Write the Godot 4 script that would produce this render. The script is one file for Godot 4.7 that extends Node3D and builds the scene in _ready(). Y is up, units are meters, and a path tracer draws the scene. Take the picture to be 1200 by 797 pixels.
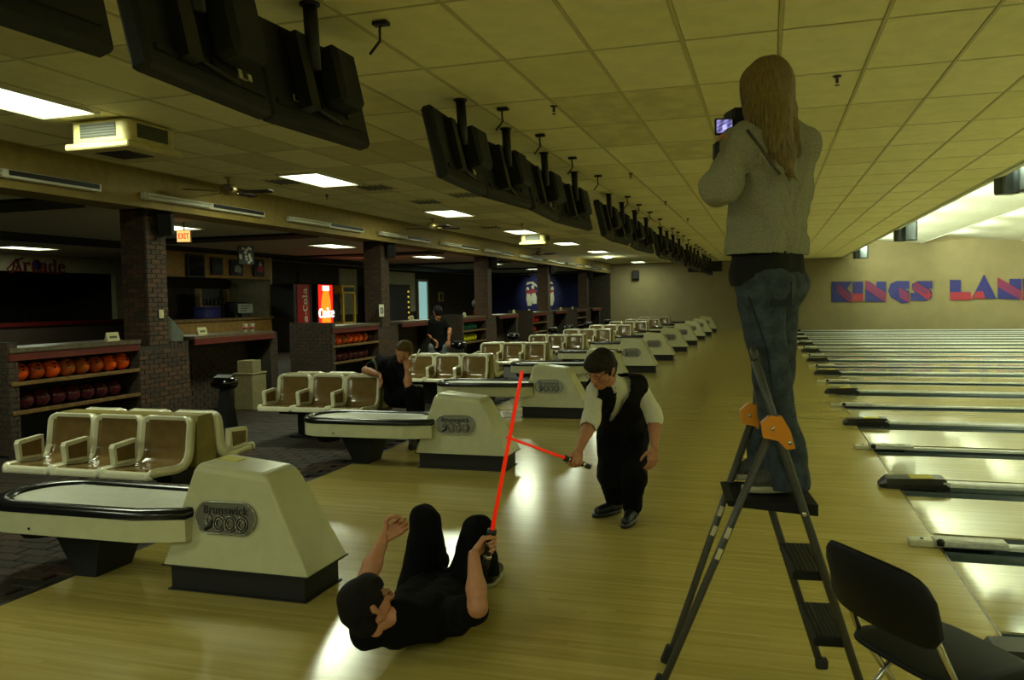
extends Node3D
# A bowling centre, x towards the pins, -z along the foul line, y up, metres.

const FPX := 961.2                       # focal length in pixels of the 1200 x 797 frame
const PAIR := 3.45                       # lane pair pitch along z
const CEIL := 3.334
const SOFF := 2.92                       # underside of the low concourse ceiling
const WALL_Z := -41.2
const RACK_X := -7.85
var cam_o := Vector3(0, 1.606, 0)
var cam_b := Basis()
var M := {}
var taken := {}
var rng := RandomNumberGenerator.new()

func _ready():
	rng.seed = 7
	# ---- camera
	var cam := Camera3D.new()
	cam.name = "camera"
	cam.rotation = Vector3(-0.0486, 0.3033, -0.0172)
	cam.position = cam_o
	cam.fov = rad_to_deg(2.0 * atan(398.5 / FPX))
	cam.near = 0.05
	cam.far = 200.0
	add_child(cam)
	cam.current = true
	cam_b = Basis.from_euler(cam.rotation)
	# ---- environment and exposure
	var we := WorldEnvironment.new()
	we.name = "surroundings"
	var env := Environment.new()
	env.background_mode = Environment.BG_COLOR
	env.background_color = Color(0, 0, 0)
	env.ambient_light_source = Environment.AMBIENT_SOURCE_DISABLED
	env.tonemap_mode = Environment.TONE_MAPPER_LINEAR
	env.tonemap_exposure = 2.0
	env.sdfgi_enabled = true
	env.ssao_enabled = true
	env.ssil_enabled = true
	we.environment = env
	add_child(we)
	make_materials()
	# ---- the lamps of the place
	hall_lamps()
	concourse_lamps()
	cove_lamps()
	# ---- the setting
	build_floor()
	build_lanes()
	build_ceiling()
	build_cove_ceiling()
	build_walls()
	build_soffit()
	build_bays()
	build_back_rooms()
	# ---- things
	build_ball_returns()
	build_benches()
	build_consoles()
	build_fixtures()
	build_wall_letters()
	build_balls()
	build_counter_things()
	build_ladder()
	build_folding_chair()
	build_woman()
	build_crouching_man()
	build_lying_man()
	build_far_people()

# ------------------------------------------------------------------ lamps
const TUBE := Color(0.95, 1.0, 0.85)

func area(parent, at, size, turn, energy, color = TUBE):
	var l := AreaLight3D.new()
	l.name = "lamp"
	l.area_size = size
	l.light_energy = energy
	l.light_color = color
	l.shadow_enabled = true
	l.area_range = 60.0
	l.area_attenuation = 2.0
	l.area_normalize_energy = true
	l.position = at
	l.rotation = turn
	parent.add_child(l, true)

func troffer(at, label, group, energy):
	var t = thing("ceiling_light", label, "ceiling light", at, 0.0, group)
	var st = S()
	for s in [-1, 1]:
		box(st, Vector3(s * 0.303, 0.0, 0), Vector3(0.03, 0.03, 1.22))
		box(st, Vector3(0, 0.0, s * 0.595), Vector3(0.58, 0.03, 0.03))
	mk("frame", st, M.white_metal, t)
	st = S()
	box(st, Vector3(0, 0.01, 0), Vector3(0.575, 0.02, 1.16))
	mk("diffuser", st, M.lamp_glow, t)
	area(t, Vector3(0, -0.02, 0), Vector2(0.57, 1.15), Vector3(-PI / 2, 0, 0), energy)

func hall_lamps():
	var L = {0: "white fluorescent troffer beside the near box air cleaner", 1: "white fluorescent troffer just past the first ceiling fan", 3: "white fluorescent troffer beside the far box air cleaner", 7: "white fluorescent troffer against the far end wall"}
	for k in range(-2, 8):
		if k == 6: continue
		troffer(Vector3(-5.95, CEIL - 0.012, -5.32 - 4.88 * k), L.get(k, "white fluorescent troffer set in the tiled ceiling above the seating"), "troffers above the seats", 3.0)
	for a in [[-2.8, 2.2], [0.4, 2.2], [-2.8, 4.6], [0.4, 4.6]]:
		troffer(Vector3(a[0], CEIL - 0.012, a[1]), "white fluorescent troffer in the ceiling behind the approach", "troffers behind the approach", 2.6)

func concourse_lamps():
	for a in [[-9.45, -11.2], [-9.45, -16.7], [-9.45, -22.2], [-9.45, -27.7], [-9.45, -33.2], [-15.27, -13.83]]:
		troffer(Vector3(a[0], SOFF - 0.012, a[1]), "white fluorescent troffer in the low concourse ceiling" if a[0] > -12.0 else "white fluorescent troffer in the low ceiling before the arcade sign", "troffers over the concourse", 1.8)

func cove_lamps():
	# bare tubes on the back of every ceiling drop, hidden from the approach
	for c in 3:
		var x = [3.42, 6.75, 10.75][c]
		var y = [3.62, 4.02, 3.98][c]
		for k in 11:
			var z = 1.5 - 4.0 * k
			var t = thing("cove_light", "white fluorescent strip hidden behind the ceiling drop above the lanes", "strip light", Vector3(x, y, z), 0.0, "strip lights over the lanes")
			var st = S()
			box(st, Vector3(-0.03, 0, 0), Vector3(0.06, 0.12, 2.5))
			mk("housing", st, M.white_metal, t)
			st = S(false)
			tube(st, [Vector3(0.03, 0, -1.2), Vector3(0.03, 0, 1.2)], 0.019, 8)
			mk("tube_lamp", st, M.lamp_glow, t)
			area(t, Vector3(0.06, 0, 0), Vector2(2.4, 0.08), Vector3(0, -PI / 2, 0), [10.0, 8.0, 7.0][c])

# ------------------------------------------------------------------ pixel to place
func ray(u, v):
	return cam_b * Vector3((u - 600.0) / FPX, (398.5 - v) / FPX, -1.0)
func pf(u, v, h):
	var d = ray(u, v)
	return cam_o + d * ((h - cam_o.y) / d.y)
func px(u, v, x):
	var d = ray(u, v)
	return cam_o + d * (x / d.x)
func pz(u, v, z):
	var d = ray(u, v)
	return cam_o + d * (z / d.z)
func pd(u, v, depth):
	return cam_o + ray(u, v) * depth

# ------------------------------------------------------------------ nodes
func numbered(called: String) -> String:
	var n = taken.get(called, -1) + 1
	taken[called] = n
	return called if n == 0 else "%s_%03d" % [called, n]

func tag(o, label, category = "", group = "", kind = ""):
	o.set_meta("label", label)
	if category: o.set_meta("category", category)
	if group: o.set_meta("group", group)
	if kind: o.set_meta("kind", kind)
	return o

func thing(called, label, category, at = Vector3.ZERO, turn = 0.0, group = ""):
	var o := Node3D.new()
	o.name = numbered(called)
	add_child(o)
	o.position = at
	o.rotation.y = turn
	return tag(o, label, category, group)

func struct(called, label = "", at = Vector3.ZERO):
	var o := Node3D.new()
	o.name = numbered(called)
	add_child(o)
	o.position = at
	o.set_meta("kind", "structure")
	if label: o.set_meta("label", label)
	return o

func dup(o, at, turn = 0.0, label = ""):
	var c = o.duplicate()
	c.name = numbered(String(o.name).rstrip("0123456789").rstrip("_") if String(o.name).right(3).is_valid_int() else String(o.name))
	add_child(c)
	c.position = at
	c.rotation.y = turn
	if label: c.set_meta("label", label)
	return c

func mk(called, shape, material, parent = self, label = ""):
	var mi := MeshInstance3D.new()
	mi.name = called if parent != self else numbered(called)
	if shape is SurfaceTool:
		shape.generate_normals()
		mi.mesh = shape.commit()
	else:
		mi.mesh = shape
	mi.set_surface_override_material(0, material)
	mi.cast_shadow = GeometryInstance3D.SHADOW_CASTING_SETTING_ON
	parent.add_child(mi, true)
	if label: mi.set_meta("label", label)
	return mi

func mesh_of(st) -> ArrayMesh:
	st.generate_normals()
	return st.commit()

# ------------------------------------------------------------------ shapes
func S(flat := true) -> SurfaceTool:
	var st := SurfaceTool.new()
	st.begin(Mesh.PRIMITIVE_TRIANGLES)
	st.set_smooth_group(-1 if flat else 0)
	return st

func tri(st, a, b, c):
	st.add_vertex(a); st.add_vertex(c); st.add_vertex(b)

func quad(st, a, b, c, d):            # counter-clockwise from outside
	tri(st, a, b, c)
	tri(st, a, c, d)

func box(st, c, s, b = Basis()):
	var h = s * 0.5
	var p = []
	for i in 8:
		p.append(c + b * Vector3(h.x * (1 if i & 1 else -1), h.y * (1 if i & 2 else -1), h.z * (1 if i & 4 else -1)))
	quad(st, p[4], p[5], p[7], p[6]); quad(st, p[1], p[0], p[2], p[3])
	quad(st, p[5], p[1], p[3], p[7]); quad(st, p[0], p[4], p[6], p[2])
	quad(st, p[6], p[7], p[3], p[2]); quad(st, p[0], p[1], p[5], p[4])

func cbox(st, c, s, r, b = Basis()):   # box with chamfered edges
	var h = s * 0.5
	var f = func(sx, sy, sz, ax):
		var v = Vector3(sx * (h.x - (0.0 if ax == 0 else r)), sy * (h.y - (0.0 if ax == 1 else r)), sz * (h.z - (0.0 if ax == 2 else r)))
		return c + b * v
	for s0 in [-1, 1]:
		var q = [f.call(s0, -1, -1, 0), f.call(s0, 1, -1, 0), f.call(s0, 1, 1, 0), f.call(s0, -1, 1, 0)]
		var w = [f.call(-1, s0, -1, 1), f.call(-1, s0, 1, 1), f.call(1, s0, 1, 1), f.call(1, s0, -1, 1)]
		var e = [f.call(-1, -1, s0, 2), f.call(1, -1, s0, 2), f.call(1, 1, s0, 2), f.call(-1, 1, s0, 2)]
		for k in [q, w, e]:
			if s0 < 0: k.reverse()
			quad(st, k[0], k[1], k[2], k[3])
		for s1 in [-1, 1]:
			var a = [f.call(s0, s1, -1, 0), f.call(s0, s1, 1, 0), f.call(s0, s1, 1, 1), f.call(s0, s1, -1, 1)]
			var bb = [f.call(-1, s0, s1, 1), f.call(1, s0, s1, 1), f.call(1, s0, s1, 2), f.call(-1, s0, s1, 2)]
			var d = [f.call(s1, -1, s0, 2), f.call(s1, 1, s0, 2), f.call(s1, 1, s0, 0), f.call(s1, -1, s0, 0)]
			for k in [a, bb, d]:
				if s0 * s1 > 0: k.reverse()
				quad(st, k[0], k[1], k[2], k[3])
			for s2 in [-1, 1]:
				var t = [f.call(s0, s1, s2, 0), f.call(s0, s1, s2, 1), f.call(s0, s1, s2, 2)]
				if s0 * s1 * s2 < 0: t.reverse()
				tri(st, t[0], t[1], t[2])

func tube(st, pts, r, n = 8, caps = true):
	var rings = []
	var up = Vector3.UP
	var t0 = (pts[1] - pts[0]).normalized()
	if absf(t0.dot(up)) > 0.95: up = Vector3.RIGHT
	for i in pts.size():
		var t = (pts[mini(i + 1, pts.size() - 1)] - pts[maxi(i - 1, 0)]).normalized()
		var side = t.cross(up).normalized()
		up = side.cross(t).normalized()
		var rr = r[i] if r is Array else r
		var ring = []
		for k in n:
			var a = TAU * k / n
			ring.append(pts[i] + (side * cos(a) + up * sin(a)) * rr)
		rings.append(ring)
	loft(st, rings, caps)

func loft(st, rings, caps = true):
	var n = rings[0].size()
	for i in rings.size() - 1:
		for k in n:
			var m = (k + 1) % n
			quad(st, rings[i][k], rings[i][m], rings[i + 1][m], rings[i + 1][k])
	if caps:
		for e in [0, rings.size() - 1]:
			var c = Vector3.ZERO
			for p in rings[e]: c += p
			c /= n
			for k in n:
				if e == 0: tri(st, c, rings[e][(k + 1) % n], rings[e][k])
				else: tri(st, c, rings[e][k], rings[e][(k + 1) % n])

func lathe(st, prof, n = 24, xf = Transform3D()):
	var rings = []
	for p in prof:
		var ring = []
		for k in n:
			var a = -TAU * k / n
			ring.append(xf * Vector3(p.x * cos(a), p.y, p.x * sin(a)))
		rings.append(ring)
	loft(st, rings, true)

func prism(st, poly, depth, xf = Transform3D()):   # counter-clockwise outline in xy, extruded from z = 0 to depth
	var pp = PackedVector2Array(poly)
	if Geometry2D.is_polygon_clockwise(pp): pp.reverse()
	var idx = Geometry2D.triangulate_polygon(pp)
	var n = pp.size()
	for i in range(0, idx.size(), 3):
		var a = pp[idx[i]]; var b = pp[idx[i + 1]]; var c = pp[idx[i + 2]]
		if (b - a).cross(c - a) < 0:
			var s = b; b = c; c = s
		tri(st, xf * Vector3(a.x, a.y, depth), xf * Vector3(b.x, b.y, depth), xf * Vector3(c.x, c.y, depth))
		tri(st, xf * Vector3(a.x, a.y, 0), xf * Vector3(c.x, c.y, 0), xf * Vector3(b.x, b.y, 0))
	for i in n:
		var a = pp[i]; var b = pp[(i + 1) % n]
		quad(st, xf * Vector3(a.x, a.y, 0), xf * Vector3(b.x, b.y, 0), xf * Vector3(b.x, b.y, depth), xf * Vector3(a.x, a.y, depth))

func rrect(hx, hz, r, y, cx = 0.0, cz = 0.0, seg = 4):   # ring of a rounded rectangle in the xz plane
	var ring = []
	for c in 4:
		var sx = [1, -1, -1, 1][c]
		var sz = [1, 1, -1, -1][c]
		for k in seg + 1:
			var a = PI / 2 * (c + float(k) / seg)
			ring.append(Vector3(cx + sx * (hx - r) + r * cos(a), y, cz + sz * (hz - r) + r * sin(a)))
	ring.reverse()
	return ring

func words(text, size, depth, material, parent, at, basis, font = "Droid Sans", italic = false, bold = 400):
	var tm := TextMesh.new()
	var f := SystemFont.new()
	f.font_names = PackedStringArray([font])
	f.font_italic = italic
	f.font_weight = bold
	tm.font = f
	tm.text = text
	tm.font_size = 64
	tm.pixel_size = size / 64.0
	tm.depth = depth
	tm.curve_step = 2.0
	var mi := MeshInstance3D.new()
	mi.name = "lettering"
	mi.mesh = tm
	mi.set_surface_override_material(0, material)
	mi.transform = Transform3D(basis, at)
	parent.add_child(mi, true)
	return mi
# ------------------------------------------------------------------ materials
func sm(c, rough = 0.6, metal = 0.0, spec = 0.5):
	var m := StandardMaterial3D.new()
	m.albedo_color = c
	m.roughness = rough
	m.metallic = metal
	m.metallic_specular = spec
	return m

var shared := {}

func noise_tex(freq, lo_, hi_, seed_):
	var key = [freq, lo_, hi_, seed_]
	if shared.has(key): return shared[key]
	var n := FastNoiseLite.new()
	n.seed = seed_
	n.noise_type = FastNoiseLite.TYPE_SIMPLEX_SMOOTH
	n.frequency = freq
	n.fractal_octaves = 5
	n.fractal_gain = 0.62
	var t := NoiseTexture2D.new()
	t.width = 256
	t.height = 256
	t.seamless = true
	t.noise = n
	if lo_ != null:
		var g := Gradient.new()
		g.offsets = PackedFloat32Array([0.22, 0.78])
		g.colors = PackedColorArray([lo_, hi_])
		t.color_ramp = g
	shared[key] = t
	return t

func noisy(a, b, span, freq, rough, bump = 0.0, seed_ = 1, spec = 0.5, stretch = Vector3.ONE, world = true, two_tone = false):
	# mottled surface: shared grey noise times the lighter tone, or a ramp of its own between two unlike tones
	var m = sm(Color.WHITE if two_tone else b, rough, 0.0, spec)
	freq = [0.012, 0.02, 0.03, 0.045][0 if freq < 0.016 else (1 if freq < 0.026 else (2 if freq < 0.036 else 3))]
	if two_tone:
		m.albedo_texture = noise_tex(freq, a, b, seed_)
	else:
		var k = clampf(snappedf((a.r + a.g + a.b) / (b.r + b.g + b.b), 0.06), 0.5, 0.96)
		m.albedo_texture = noise_tex(freq, Color(k, k, k), Color(1, 1, 1), 1)
	m.uv1_triplanar = true
	m.uv1_world_triplanar = world
	m.uv1_scale = stretch / span
	m.uv1_offset = Vector3(fmod(seed_ * 0.37, 1.0), fmod(seed_ * 0.61, 1.0), fmod(seed_ * 0.83, 1.0))
	if bump > 0.0:
		m.heightmap_enabled = true
		m.heightmap_texture = noise_tex(freq, null, null, 1)
		m.heightmap_scale = bump
	return m

func boards(base, vary, rows, per_row, streak, seed_, seams):
	# strips of wood side by side: each row one board, cut into lengths of unlike tone, with grain along it
	var w = 1024
	var hh = rows * per_row
	var im := Image.create(w, hh, false, Image.FORMAT_RGB8)
	var r := RandomNumberGenerator.new()
	r.seed = seed_
	var n := FastNoiseLite.new()
	n.seed = seed_
	n.frequency = 0.012
	n.fractal_octaves = 4
	for row in rows:
		var cut = r.randi_range(0, w)
		var tones = [r.randf_range(-1, 1), r.randf_range(-1, 1), r.randf_range(-1, 1)]
		var second = cut + r.randi_range(250, 450)
		for j in per_row:
			var y = row * per_row + j
			for x in w:
				var part = 0 if posmod(x - cut, w) < 340 else (1 if posmod(x - second, w) < 300 else 2)
				var g = n.get_noise_2d(x * 0.35, y * 9.0) * streak
				var k = 1.0 + tones[part] * vary + g
				if j == 0: k -= seams
				im.set_pixel(x, y, Color(base.r * k, base.g * k, base.b * (k * k)))
	return ImageTexture.create_from_image(im)

func make_materials():
	M.white_metal = sm(Color(0.80, 0.79, 0.70), 0.4)
	M.lamp_glow = sm(Color(0.9, 0.9, 0.9), 0.5)
	M.lamp_glow.emission_enabled = true
	M.lamp_glow.emission = TUBE
	M.lamp_glow.emission_energy_multiplier = 2.2
	M.fixture_tube = sm(Color(0.86, 0.85, 0.76), 0.25)
	# floors
	M.approach = sm(Color.WHITE, 0.17, 0.0, 0.58)
	M.approach.albedo_texture = boards(Color(0.675, 0.605, 0.33), 0.045, 128, 8, 0.05, 3, 0.03)
	M.approach.uv1_triplanar = true
	M.approach.uv1_world_triplanar = true
	M.approach.uv1_scale = Vector3(1.0 / 4.3, 1.0 / PAIR, 1.0 / PAIR)
	M.lane = sm(Color.WHITE, 0.075, 0.0, 0.62)
	M.lane.albedo_texture = boards(Color(0.72, 0.675, 0.475), 0.04, 128, 8, 0.05, 11, 0.03)
	M.lane.uv1_triplanar = true
	M.lane.uv1_world_triplanar = true
	M.lane.uv1_scale = M.approach.uv1_scale
	M.seam = sm(Color(0.07, 0.06, 0.05), 0.6)
	M.foul = sm(Color(0.42, 0.41, 0.36), 0.25, 0.6)
	M.gutter = noisy(Color(0.17, 0.235, 0.24), Color(0.20, 0.27, 0.275), 0.6, 0.03, 0.3, 0.0, 4)
	M.cap_silver = noisy(Color(0.68, 0.69, 0.67), Color(0.76, 0.77, 0.75), 0.8, 0.03, 0.2, 0.0, 5)
	M.cap_white = noisy(Color(0.70, 0.70, 0.66), Color(0.80, 0.80, 0.75), 0.4, 0.03, 0.35, 0.0, 6)
	M.cap_clear = sm(Color(0.78, 0.77, 0.66), 0.2)
	M.cap_black = noisy(Color(0.085, 0.08, 0.075), Color(0.14, 0.135, 0.125), 0.3, 0.04, 0.35, 0.0, 7)
	M.sticker = sm(Color(0.74, 0.70, 0.05), 0.4)
	M.print_black = sm(Color(0.06, 0.055, 0.05), 0.6)
	M.carpet = noisy(Color(0.10, 0.085, 0.07), Color(0.17, 0.14, 0.11), 1.2, 0.03, 0.9, 0.3, 8)
	M.paver = []
	for c in [Color(0.205, 0.15, 0.105), Color(0.18, 0.14, 0.10), Color(0.235, 0.16, 0.105), Color(0.16, 0.13, 0.10)]:
		M.paver.append(noisy(c.darkened(0.12), c.lightened(0.06), 0.35, 0.03, 0.75, 0.4, 20 + M.paver.size(), 0.35))
	M.grout = noisy(Color(0.11, 0.10, 0.085), Color(0.16, 0.145, 0.12), 0.5, 0.04, 0.9, 0.0, 9)
	# ceiling
	M.tile = []
	for c in [Color(0.915, 0.885, 0.67), Color(0.905, 0.875, 0.655), Color(0.92, 0.89, 0.685), Color(0.885, 0.85, 0.62), Color(0.82, 0.785, 0.565)]:
		M.tile.append(noisy(c.darkened(0.05), c.lightened(0.03), 1.6, 0.025, 0.9, 0.5, 30 + M.tile.size()))
	M.tile_stained = noisy(Color(0.77, 0.735, 0.53), Color(0.86, 0.825, 0.60), 1.4, 0.012, 0.9, 0.5, 38)
	M.tbar = sm(Color(0.74, 0.70, 0.49), 0.5)
	M.void = sm(Color(0.02, 0.02, 0.018), 1.0)
	M.low_ceiling = noisy(Color(0.74, 0.72, 0.63), Color(0.78, 0.76, 0.67), 1.5, 0.02, 0.9, 0.4, 41)
	M.cove = noisy(Color(0.83, 0.84, 0.79), Color(0.86, 0.87, 0.82), 2.0, 0.02, 0.85, 0.4, 42)
	M.fascia = noisy(Color(0.53, 0.45, 0.19), Color(0.57, 0.485, 0.215), 1.2, 0.02, 0.7, 0.2, 43)
	M.soffit = noisy(Color(0.50, 0.44, 0.24), Color(0.54, 0.48, 0.27), 1.2, 0.02, 0.85, 0.3, 44)
	M.dark_beam = noisy(Color(0.055, 0.055, 0.06), Color(0.085, 0.085, 0.09), 0.8, 0.02, 0.7, 0.0, 45)
	# walls
	M.wall_tan = noisy(Color(0.505, 0.465, 0.33), Color(0.525, 0.485, 0.345), 4.5, 0.02, 0.85, 0.3, 46)
	M.wall_dark = noisy(Color(0.17, 0.145, 0.105), Color(0.23, 0.195, 0.145), 1.2, 0.02, 0.85, 0.4, 47)
	M.wall_cream = noisy(Color(0.58, 0.55, 0.43), Color(0.64, 0.61, 0.49), 1.2, 0.02, 0.85, 0.2, 48)
	M.blue_wall = noisy(Color(0.07, 0.09, 0.33), Color(0.085, 0.11, 0.38), 1.5, 0.02, 0.7, 0.0, 49)
	M.brick = []
	for c in [Color(0.32, 0.21, 0.13), Color(0.27, 0.195, 0.13), Color(0.35, 0.22, 0.135), Color(0.24, 0.18, 0.125)]:
		M.brick.append(noisy(c.darkened(0.15), c.lightened(0.06), 0.25, 0.03, 0.85, 0.6, 50 + M.brick.size()))
	M.mortar = noisy(Color(0.19, 0.165, 0.12), Color(0.22, 0.195, 0.145), 0.4, 0.04, 0.9, 0.0, 55)
	M.brown_wood = noisy(Color(0.20, 0.13, 0.075), Color(0.30, 0.20, 0.11), 0.9, 0.02, 0.5, 0.0, 56, 0.5, Vector3(1, 5, 1))
	M.shelf_wood = noisy(Color(0.40, 0.29, 0.13), Color(0.50, 0.37, 0.18), 0.8, 0.02, 0.5, 0.0, 57)
	M.red_trim = noisy(Color(0.33, 0.07, 0.045), Color(0.40, 0.09, 0.06), 0.6, 0.03, 0.45, 0.0, 58)
	M.ledge_top = noisy(Color(0.30, 0.26, 0.20), Color(0.37, 0.32, 0.25), 0.6, 0.03, 0.35, 0.0, 59)
	M.ochre = noisy(Color(0.56, 0.41, 0.17), Color(0.64, 0.48, 0.21), 0.9, 0.02, 0.6, 0.0, 60)
	M.black = sm(Color(0.045, 0.045, 0.045), 0.5)
	M.matte_black = noisy(Color(0.035, 0.035, 0.032), Color(0.06, 0.06, 0.055), 0.5, 0.04, 0.75, 0.0, 61)
	# furniture
	M.cream = noisy(Color(0.735, 0.73, 0.575), Color(0.755, 0.75, 0.595), 0.8, 0.02, 0.28, 0.0, 62, 0.5)
	M.cream_scuff = noisy(Color(0.74, 0.67, 0.51), Color(0.79, 0.715, 0.55), 0.5, 0.012, 0.35, 0.0, 63)
	M.seat_white = noisy(Color(0.83, 0.82, 0.70), Color(0.87, 0.855, 0.74), 0.8, 0.02, 0.16, 0.0, 64, 0.6)
	M.seat_brown = noisy(Color(0.42, 0.335, 0.19), Color(0.455, 0.365, 0.21), 0.6, 0.02, 0.14, 0.0, 65, 0.6)
	M.seat_spine = noisy(Color(0.46, 0.41, 0.16), Color(0.50, 0.445, 0.18), 0.6, 0.02, 0.45, 0.0, 66)
	M.rim_rubber = sm(Color(0.055, 0.065, 0.075), 0.22)
	M.tray_white = noisy(Color(0.80, 0.80, 0.74), Color(0.85, 0.85, 0.79), 0.6, 0.02, 0.35, 0.0, 67)
	M.plate = sm(Color(0.50, 0.49, 0.44), 0.3, 0.5)
	M.plate_rim = sm(Color(0.62, 0.61, 0.56), 0.25, 0.7)
	M.digit = sm(Color(0.40, 0.39, 0.35), 0.3, 0.6)
	M.chrome = sm(Color(0.75, 0.74, 0.70), 0.18, 1.0)
	M.ladder_grey = noisy(Color(0.215, 0.21, 0.185), Color(0.26, 0.255, 0.225), 0.3, 0.04, 0.45, 0.0, 68)
	M.orange = sm(Color(0.80, 0.50, 0.03), 0.4)
	M.chair_black = noisy(Color(0.035, 0.037, 0.032), Color(0.05, 0.052, 0.046), 0.3, 0.04, 0.6, 0.0, 69, 0.35)
	M.monitor = noisy(Color(0.036, 0.036, 0.03), Color(0.052, 0.052, 0.044), 0.5, 0.03, 0.65, 0.0, 70)
	M.paper = sm(Color(0.72, 0.69, 0.52), 0.7)
	M.paper_white = sm(Color(0.82, 0.81, 0.72), 0.7)
	M.speaker = sm(Color(0.27, 0.30, 0.30), 0.5)
	M.grille = sm(Color(0.19, 0.215, 0.22), 0.7)
	M.speaker_front = sm(Color(0.33, 0.37, 0.37), 0.6)
	M.ac_box = noisy(Color(0.76, 0.71, 0.46), Color(0.82, 0.77, 0.52), 0.6, 0.02, 0.45, 0.0, 71)
	M.ac_grille = sm(Color(0.34, 0.34, 0.28), 0.6)
	M.fan_dark = sm(Color(0.16, 0.13, 0.09), 0.45)
	M.fan_brass = sm(Color(0.62, 0.55, 0.36), 0.3, 0.7)
	M.blue_letter = noisy(Color(0.13, 0.14, 0.42), Color(0.15, 0.16, 0.47), 0.6, 0.02, 0.6, 0.0, 72)
	M.red_letter = noisy(Color(0.56, 0.13, 0.20), Color(0.60, 0.15, 0.22), 0.6, 0.02, 0.6, 0.0, 73)
	M.green_screen = sm(Color(0.55, 0.60, 0.55), 0.4)
	M.beige_box = noisy(Color(0.47, 0.44, 0.30), Color(0.53, 0.495, 0.345), 0.6, 0.02, 0.6, 0.0, 74)
	M.lens = sm(Color(0.03, 0.03, 0.035), 0.08)
	# people
	M.skin = noisy(Color(0.66, 0.44, 0.30), Color(0.72, 0.49, 0.345), 0.2, 0.02, 0.55, 0.0, 80)
	M.lips = sm(Color(0.55, 0.28, 0.22), 0.5)
	M.eye = sm(Color(0.85, 0.83, 0.78), 0.2)
	M.iris = sm(Color(0.10, 0.07, 0.05), 0.2)
	M.hair_dark = noisy(Color(0.055, 0.042, 0.027), Color(0.09, 0.068, 0.042), 0.12, 0.03, 0.7, 0.6, 81, 0.3)
	M.hair_brown = noisy(Color(0.10, 0.072, 0.04), Color(0.16, 0.115, 0.065), 0.12, 0.03, 0.65, 0.6, 82, 0.35)
	M.hair_blond = noisy(Color(0.32, 0.255, 0.095), Color(0.53, 0.45, 0.21), 0.35, 0.02, 0.5, 1.0, 83, 0.5, Vector3(5, 0.7, 5), true, true)
	M.black_cloth = noisy(Color(0.028, 0.028, 0.028), Color(0.045, 0.045, 0.042), 0.1, 0.05, 0.9, 0.3, 84, 0.25)
	M.black_vest = noisy(Color(0.035, 0.033, 0.033), Color(0.055, 0.05, 0.05), 0.1, 0.05, 0.85, 0.3, 85, 0.3)
	M.white_shirt = noisy(Color(0.78, 0.77, 0.68), Color(0.84, 0.83, 0.74), 0.15, 0.04, 0.85, 0.3, 86)
	M.hoodie = noisy(Color(0.50, 0.49, 0.40), Color(0.585, 0.575, 0.475), 0.12, 0.05, 0.95, 0.4, 87, 0.3)
	M.hoodie_seam = sm(Color(0.27, 0.26, 0.20), 0.9)
	M.dark_top = noisy(Color(0.10, 0.10, 0.085), Color(0.14, 0.14, 0.115), 0.1, 0.05, 0.9, 0.2, 88, 0.3)
	M.denim = noisy(Color(0.17, 0.20, 0.225), Color(0.27, 0.305, 0.32), 0.35, 0.025, 0.9, 0.4, 89, 0.3, Vector3.ONE, true, true)
	M.denim_seam = sm(Color(0.10, 0.13, 0.155), 0.9)
	M.shoe_grey = noisy(Color(0.20, 0.20, 0.17), Color(0.28, 0.28, 0.24), 0.2, 0.03, 0.7, 0.0, 90)
	M.shoe_black = noisy(Color(0.05, 0.045, 0.04), Color(0.08, 0.07, 0.06), 0.2, 0.03, 0.5, 0.0, 91)
	M.sole = sm(Color(0.62, 0.60, 0.48), 0.7)
	M.grey_cloth = noisy(Color(0.38, 0.40, 0.40), Color(0.48, 0.50, 0.50), 0.2, 0.03, 0.9, 0.0, 92)
	M.stripe = sm(Color(0.32, 0.34, 0.30), 0.9)
	M.blade = sm(Color(0.85, 0.13, 0.03), 0.3)
	M.blade.emission_enabled = true
	M.blade.emission = Color(0.95, 0.16, 0.03)
	M.blade.emission_energy_multiplier = 0.22
	M.blade_white = sm(Color(0.85, 0.88, 0.86), 0.3)

func glow(c, energy):
	var m = sm(c, 0.5)
	m.emission_enabled = true
	m.emission = c
	m.emission_energy_multiplier = energy
	return m
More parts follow.
